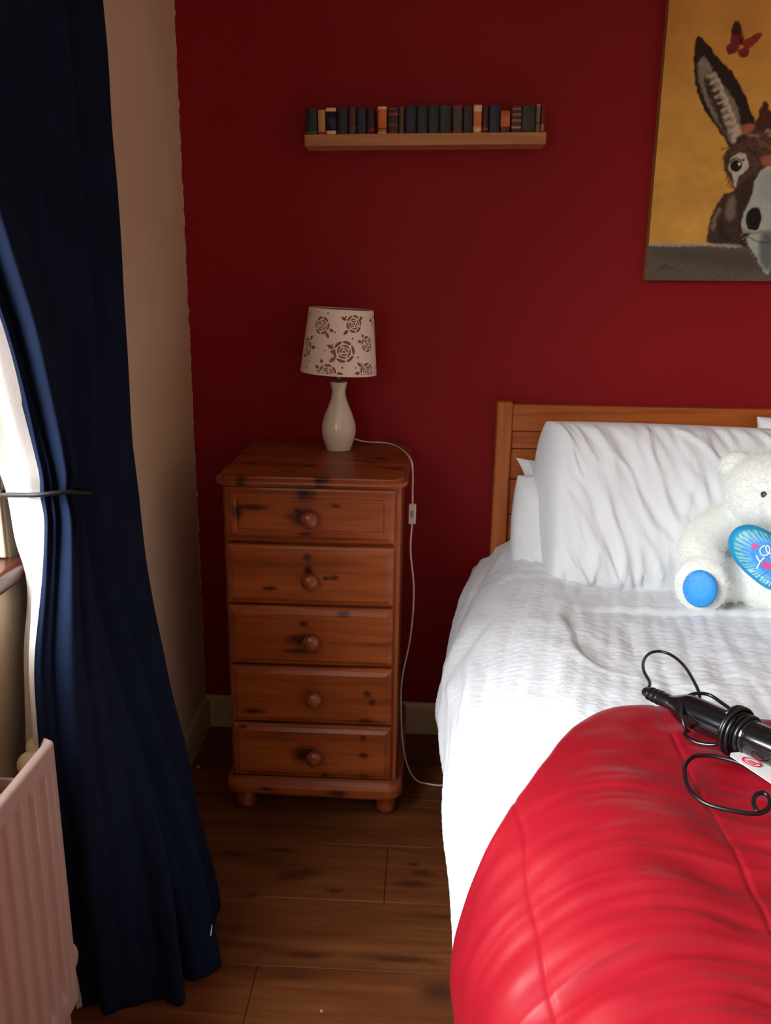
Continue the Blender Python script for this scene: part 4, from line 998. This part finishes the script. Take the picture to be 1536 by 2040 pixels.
# two sharp pleats on the window side
pl = lambda c_, w_: np.exp(-((Uq-c_)/w_)**2)
pleat = np.interp(Zq, [0, .4, .75, 1.05, 1.3, 2.2], [.4, .4, .4, .35, .9, 1.2])*(.022*pl(6.36, .11)-.019*pl(6.56, .07)+.013*pl(6.84, .08))+np.interp(Zq, [0, .4, .9, 1.05, 1.15, 2.2], [.3, .3, .7, .2, .1, 0])*.020*(pl(5.75, .20)-.8*pl(6.02, .12))
dsp = am*fold*.8*(1-.6*sst(4.5, 6, Uq))+pleat+.003*noise2(Uq*3, Zq*6, 53)
# pinch wrinkles at the tie
pin = np.exp(-((Zq-1.05)/.10)**2)*sst(4.3, 5.0, Uq); dsp += pin*.006*np.sin(Uq*22)
dsp += -.010*np.exp(-((Zq-1.05)/.022)**2)*sst(4.4, 5.0, Uq)
# hem notch between two lobes at the floor
dsp += -.045*np.exp(-((Uq-4.15)/.22)**2)*sst(.45, .0, Zq)
Xq = Xq+Nx*dsp; Yq = Yq+Ny*dsp
Xq = np.maximum(Xq, XL+.012)
Zq2 = Zq+sst(.10, 0, Zq)*.002*noise2(Uq*4, Uq*0, 54)
t = NT('navy_curtain_cloth'); v = t.coord('Object')
t.color(t.ramp(t.noise(v, 9, 3), [(.3, lin((14, 24, 43))), (.7, lin((17, 28, 50)))])); t.set(rough=.9, spec=.1)
t.bump(t.noise(v, 420, 2), .15, .002); NAVYC = t.m
cur = empty('curtain', (-.58, -.95, 0)); tag(cur, 'long navy blue curtain tied back at the window, hanging down to the floor', 'curtain')
off = (.58, .95, 0)
drop = grid_obj('drape', Xq+off[0], Yq+off[1], Zq2, NAVYC, cur)
so = drop.modifiers.new('t', 'SOLIDIFY'); so.thickness = .003; so.offset = 1
# white lining behind, showing at the window side
yl = np.interp(zv, [0, .3, .55, .79, .86, .915, .956, 1.044, 1.09, 1.2, 1.5, 1.75, 2.2], [-1.07, -1.14, -1.185, -1.150, -1.120, -1.122, -1.152, -1.166, -1.188, -1.25, -1.345, -1.48, -1.72])
ker = np.hanning(17); ker /= ker.sum(); yl = np.convolve(np.pad(yl, 8, 'edge'), ker, 'valid')
nl = 90; ul = np.linspace(0, 1, nl)[None]
xe, ye = Xq[:, -12:-11]-.006, Yq[:, -12:-11]+.004
xl_ = np.interp(zv, [0, .8, 1.05, 2.2], [-.642, -.632, -.626, -.628])[:, None]
Xl = xe+(xl_-xe)*ul; Yl = ye+(yl[:, None]-ye)*ul
fo = .016*np.sin(ul*PI*2.6+.3)*np.sin(PI*np.clip(ul, 0, 1))**.5*(1+.3*noise2(ul*2+0*zv[:, None], zv[:, None]*2, 55))
Yl = Yl-fo*.9; Xl = Xl-fo*.5
Yl = np.minimum(Yl, WY1-.02+0*Yl) if False else Yl
LIN = simple('white_lining_cloth', (205, 200, 194), .8, .02, 8, .1, 200)
ln_ = grid_obj('lining', np.maximum(Xl, XL+.010)+off[0], Yl+off[1], np.repeat(zv[:, None], nl, 1), LIN, cur); ln_['label'] = 'white curtain lining'
so = ln_.modifiers.new('t', 'SOLIDIFY'); so.thickness = .0015
tube('hem_stitch', [(-.404+off[0], -.985+off[1], .085), (-.4035+off[0], -.978+off[1], .098), (-.404+off[0], -.972+off[1], .108)], .0016, WHITEP, cur, 4, 6)
tie = tube('curtain_tieback', [(-.655, -1.135, 1.036), (-.640, -1.172, 1.040), (-.618, -1.190, 1.045), (-.585, -1.212, 1.051), (-.552, -1.226, 1.056), (-.522, -1.208, 1.056), (-.506, -1.175, 1.048), (-.515, -1.135, 1.038), (-.555, -1.10, 1.032), (-.61, -1.075, 1.03), (-.655, -1.08, 1.03)],   .0036, simple('black_tie_cord', (9, 10, 13), .6, 0, spec=.3), None, 8, 8)
tag(tie, 'thin black tieback loop gathering the navy curtain', 'tieback')
pole = empty('curtain_pole', (-.59, -1.93, 2.235)); tag(pole, 'curtain pole above the window, carrying the navy curtain', 'curtain pole')
tube('rod', [(0, 1.42, 0), (0, -1.3, 0)], .014, METAL, pole, 2, 16)
for yy_ in (1.25, -1.2): box('bracket', -.074, .012, yy_-.012, yy_+.012, -.012, .012, METAL, pole, .002)
for k_ in range(9): 
    tube('ring', [(.019*math.cos(a_), 1.2-k_*.122, -.006+.022*math.sin(a_)) for a_ in np.linspace(0, 2*PI, 18, endpoint=False)], .0025, METAL, pole, closed=True, raw=True, seg=6)
# ------------------------------------------------------------------ radiator
rad = empty('radiator', (-.56, -1.82, .0)); tag(rad, 'cream fluted panel radiator under the window beside the navy curtain', 'radiator')
RADM = simple('radiator_enamel', (178, 152, 140), .38, .015, 6)
ry0, ry1, rz0, rz1 = -2.36, -1.276, .218, .692
yy_ = np.linspace(ry0, ry1, 430); zz_ = np.concatenate([np.linspace(rz0, rz0+.06, 16), np.linspace(rz0+.06, rz1-.05, 30)[1:], np.linspace(rz1-.05, rz1, 18)[1:]])
YY, ZZ = np.meshgrid(yy_, zz_)
fl = ((ry1-YY-.022)/.0385) % 1.0
gro = sst(.42, .56, fl)*sst(1.0, .86, fl)
gro = gro*sst(rz0+.028, rz0+.052, ZZ)*sst(rz1-.030, rz1-.050, ZZ)*sst(ry0+.015, ry0+.025, YY)*(YY < ry1-.02)
edge_ = np.clip((np.minimum(ry1-YY, YY-ry0))/.006, 0, 1); edz = np.clip((rz1-ZZ)/.008, 0, 1)
XX = -.543-.009*gro-.006*(1-np.sqrt(1-(1-edge_)**2))-.010*(1-np.sqrt(1-(1-edz)**2))
fp = grid_obj('front_panel', XX+.56, YY+1.82, ZZ, RADM, rad)
so = fp.modifiers.new('t', 'SOLIDIFY'); so.thickness = .012; so.offset = 1 if fp.data.polygons[0].normal.x < 0 else -1
bm = bmesh.new()
for k_ in range(26): add_box(bm, -.052, -.016, .48-k_*.038-.003, .48-k_*.038+.003, rz0+.03, rz1-.03)
add_box(bm, -.054, -.050, -.50, .50, rz0+.03, rz1-.03)
bm_obj('convector_fins', bm, RADM, rad)
for y__ in (-.4, .4): box('wall_bracket', -.103, -.050, y__-.02, y__+.02, .30, .62, RADM, rad)
VCAP = simple('valve_plastic_cream', (222, 206, 176), .45, .03)
bm = bmesh.new(); ell(bm, (-.034, .562, .636), (.019, .021, .019)); ell(bm, (-.036, .598, .645), (.019, .021, .017)); 
tubev = None
bm_obj('vent_plug', bm, VCAP, rad, True)
bm = bmesh.new(); ell(bm, (-.012, .578, .258), (.013, .022, .026)); bm_obj('lockshield_cap', bm, simple('valve_cap_pink', (214, 160, 140), .4), rad, True)
tube('pipe', [(-.018, .556, .0), (-.018, .556, .10), (-.018, .556, .22), (-.018, .55, .25), (-.018, .53, .262), (-.018, .50, .262)], .0085, RADM, rad, 6, 12)
# ------------------------------------------------------------------ scraps on the floor
s_ = box('paper_scrap', -.634, -.622, -.256, -.244, .0002, .003, simple('scrap_paper', (160, 140, 126), .8, .1), None, .001, 1); tag(s_, 'tiny pale scrap on the floor between the curtain and the chest', 'scrap')
s_ = box('crumb', -.173, -.167, -1.074, -1.068, .0002, .003, simple('crumb_tan', (190, 150, 110), .8, .1), None, .001, 1); tag(s_, 'tiny tan crumb on the bare floorboards near the comforter', 'crumb')
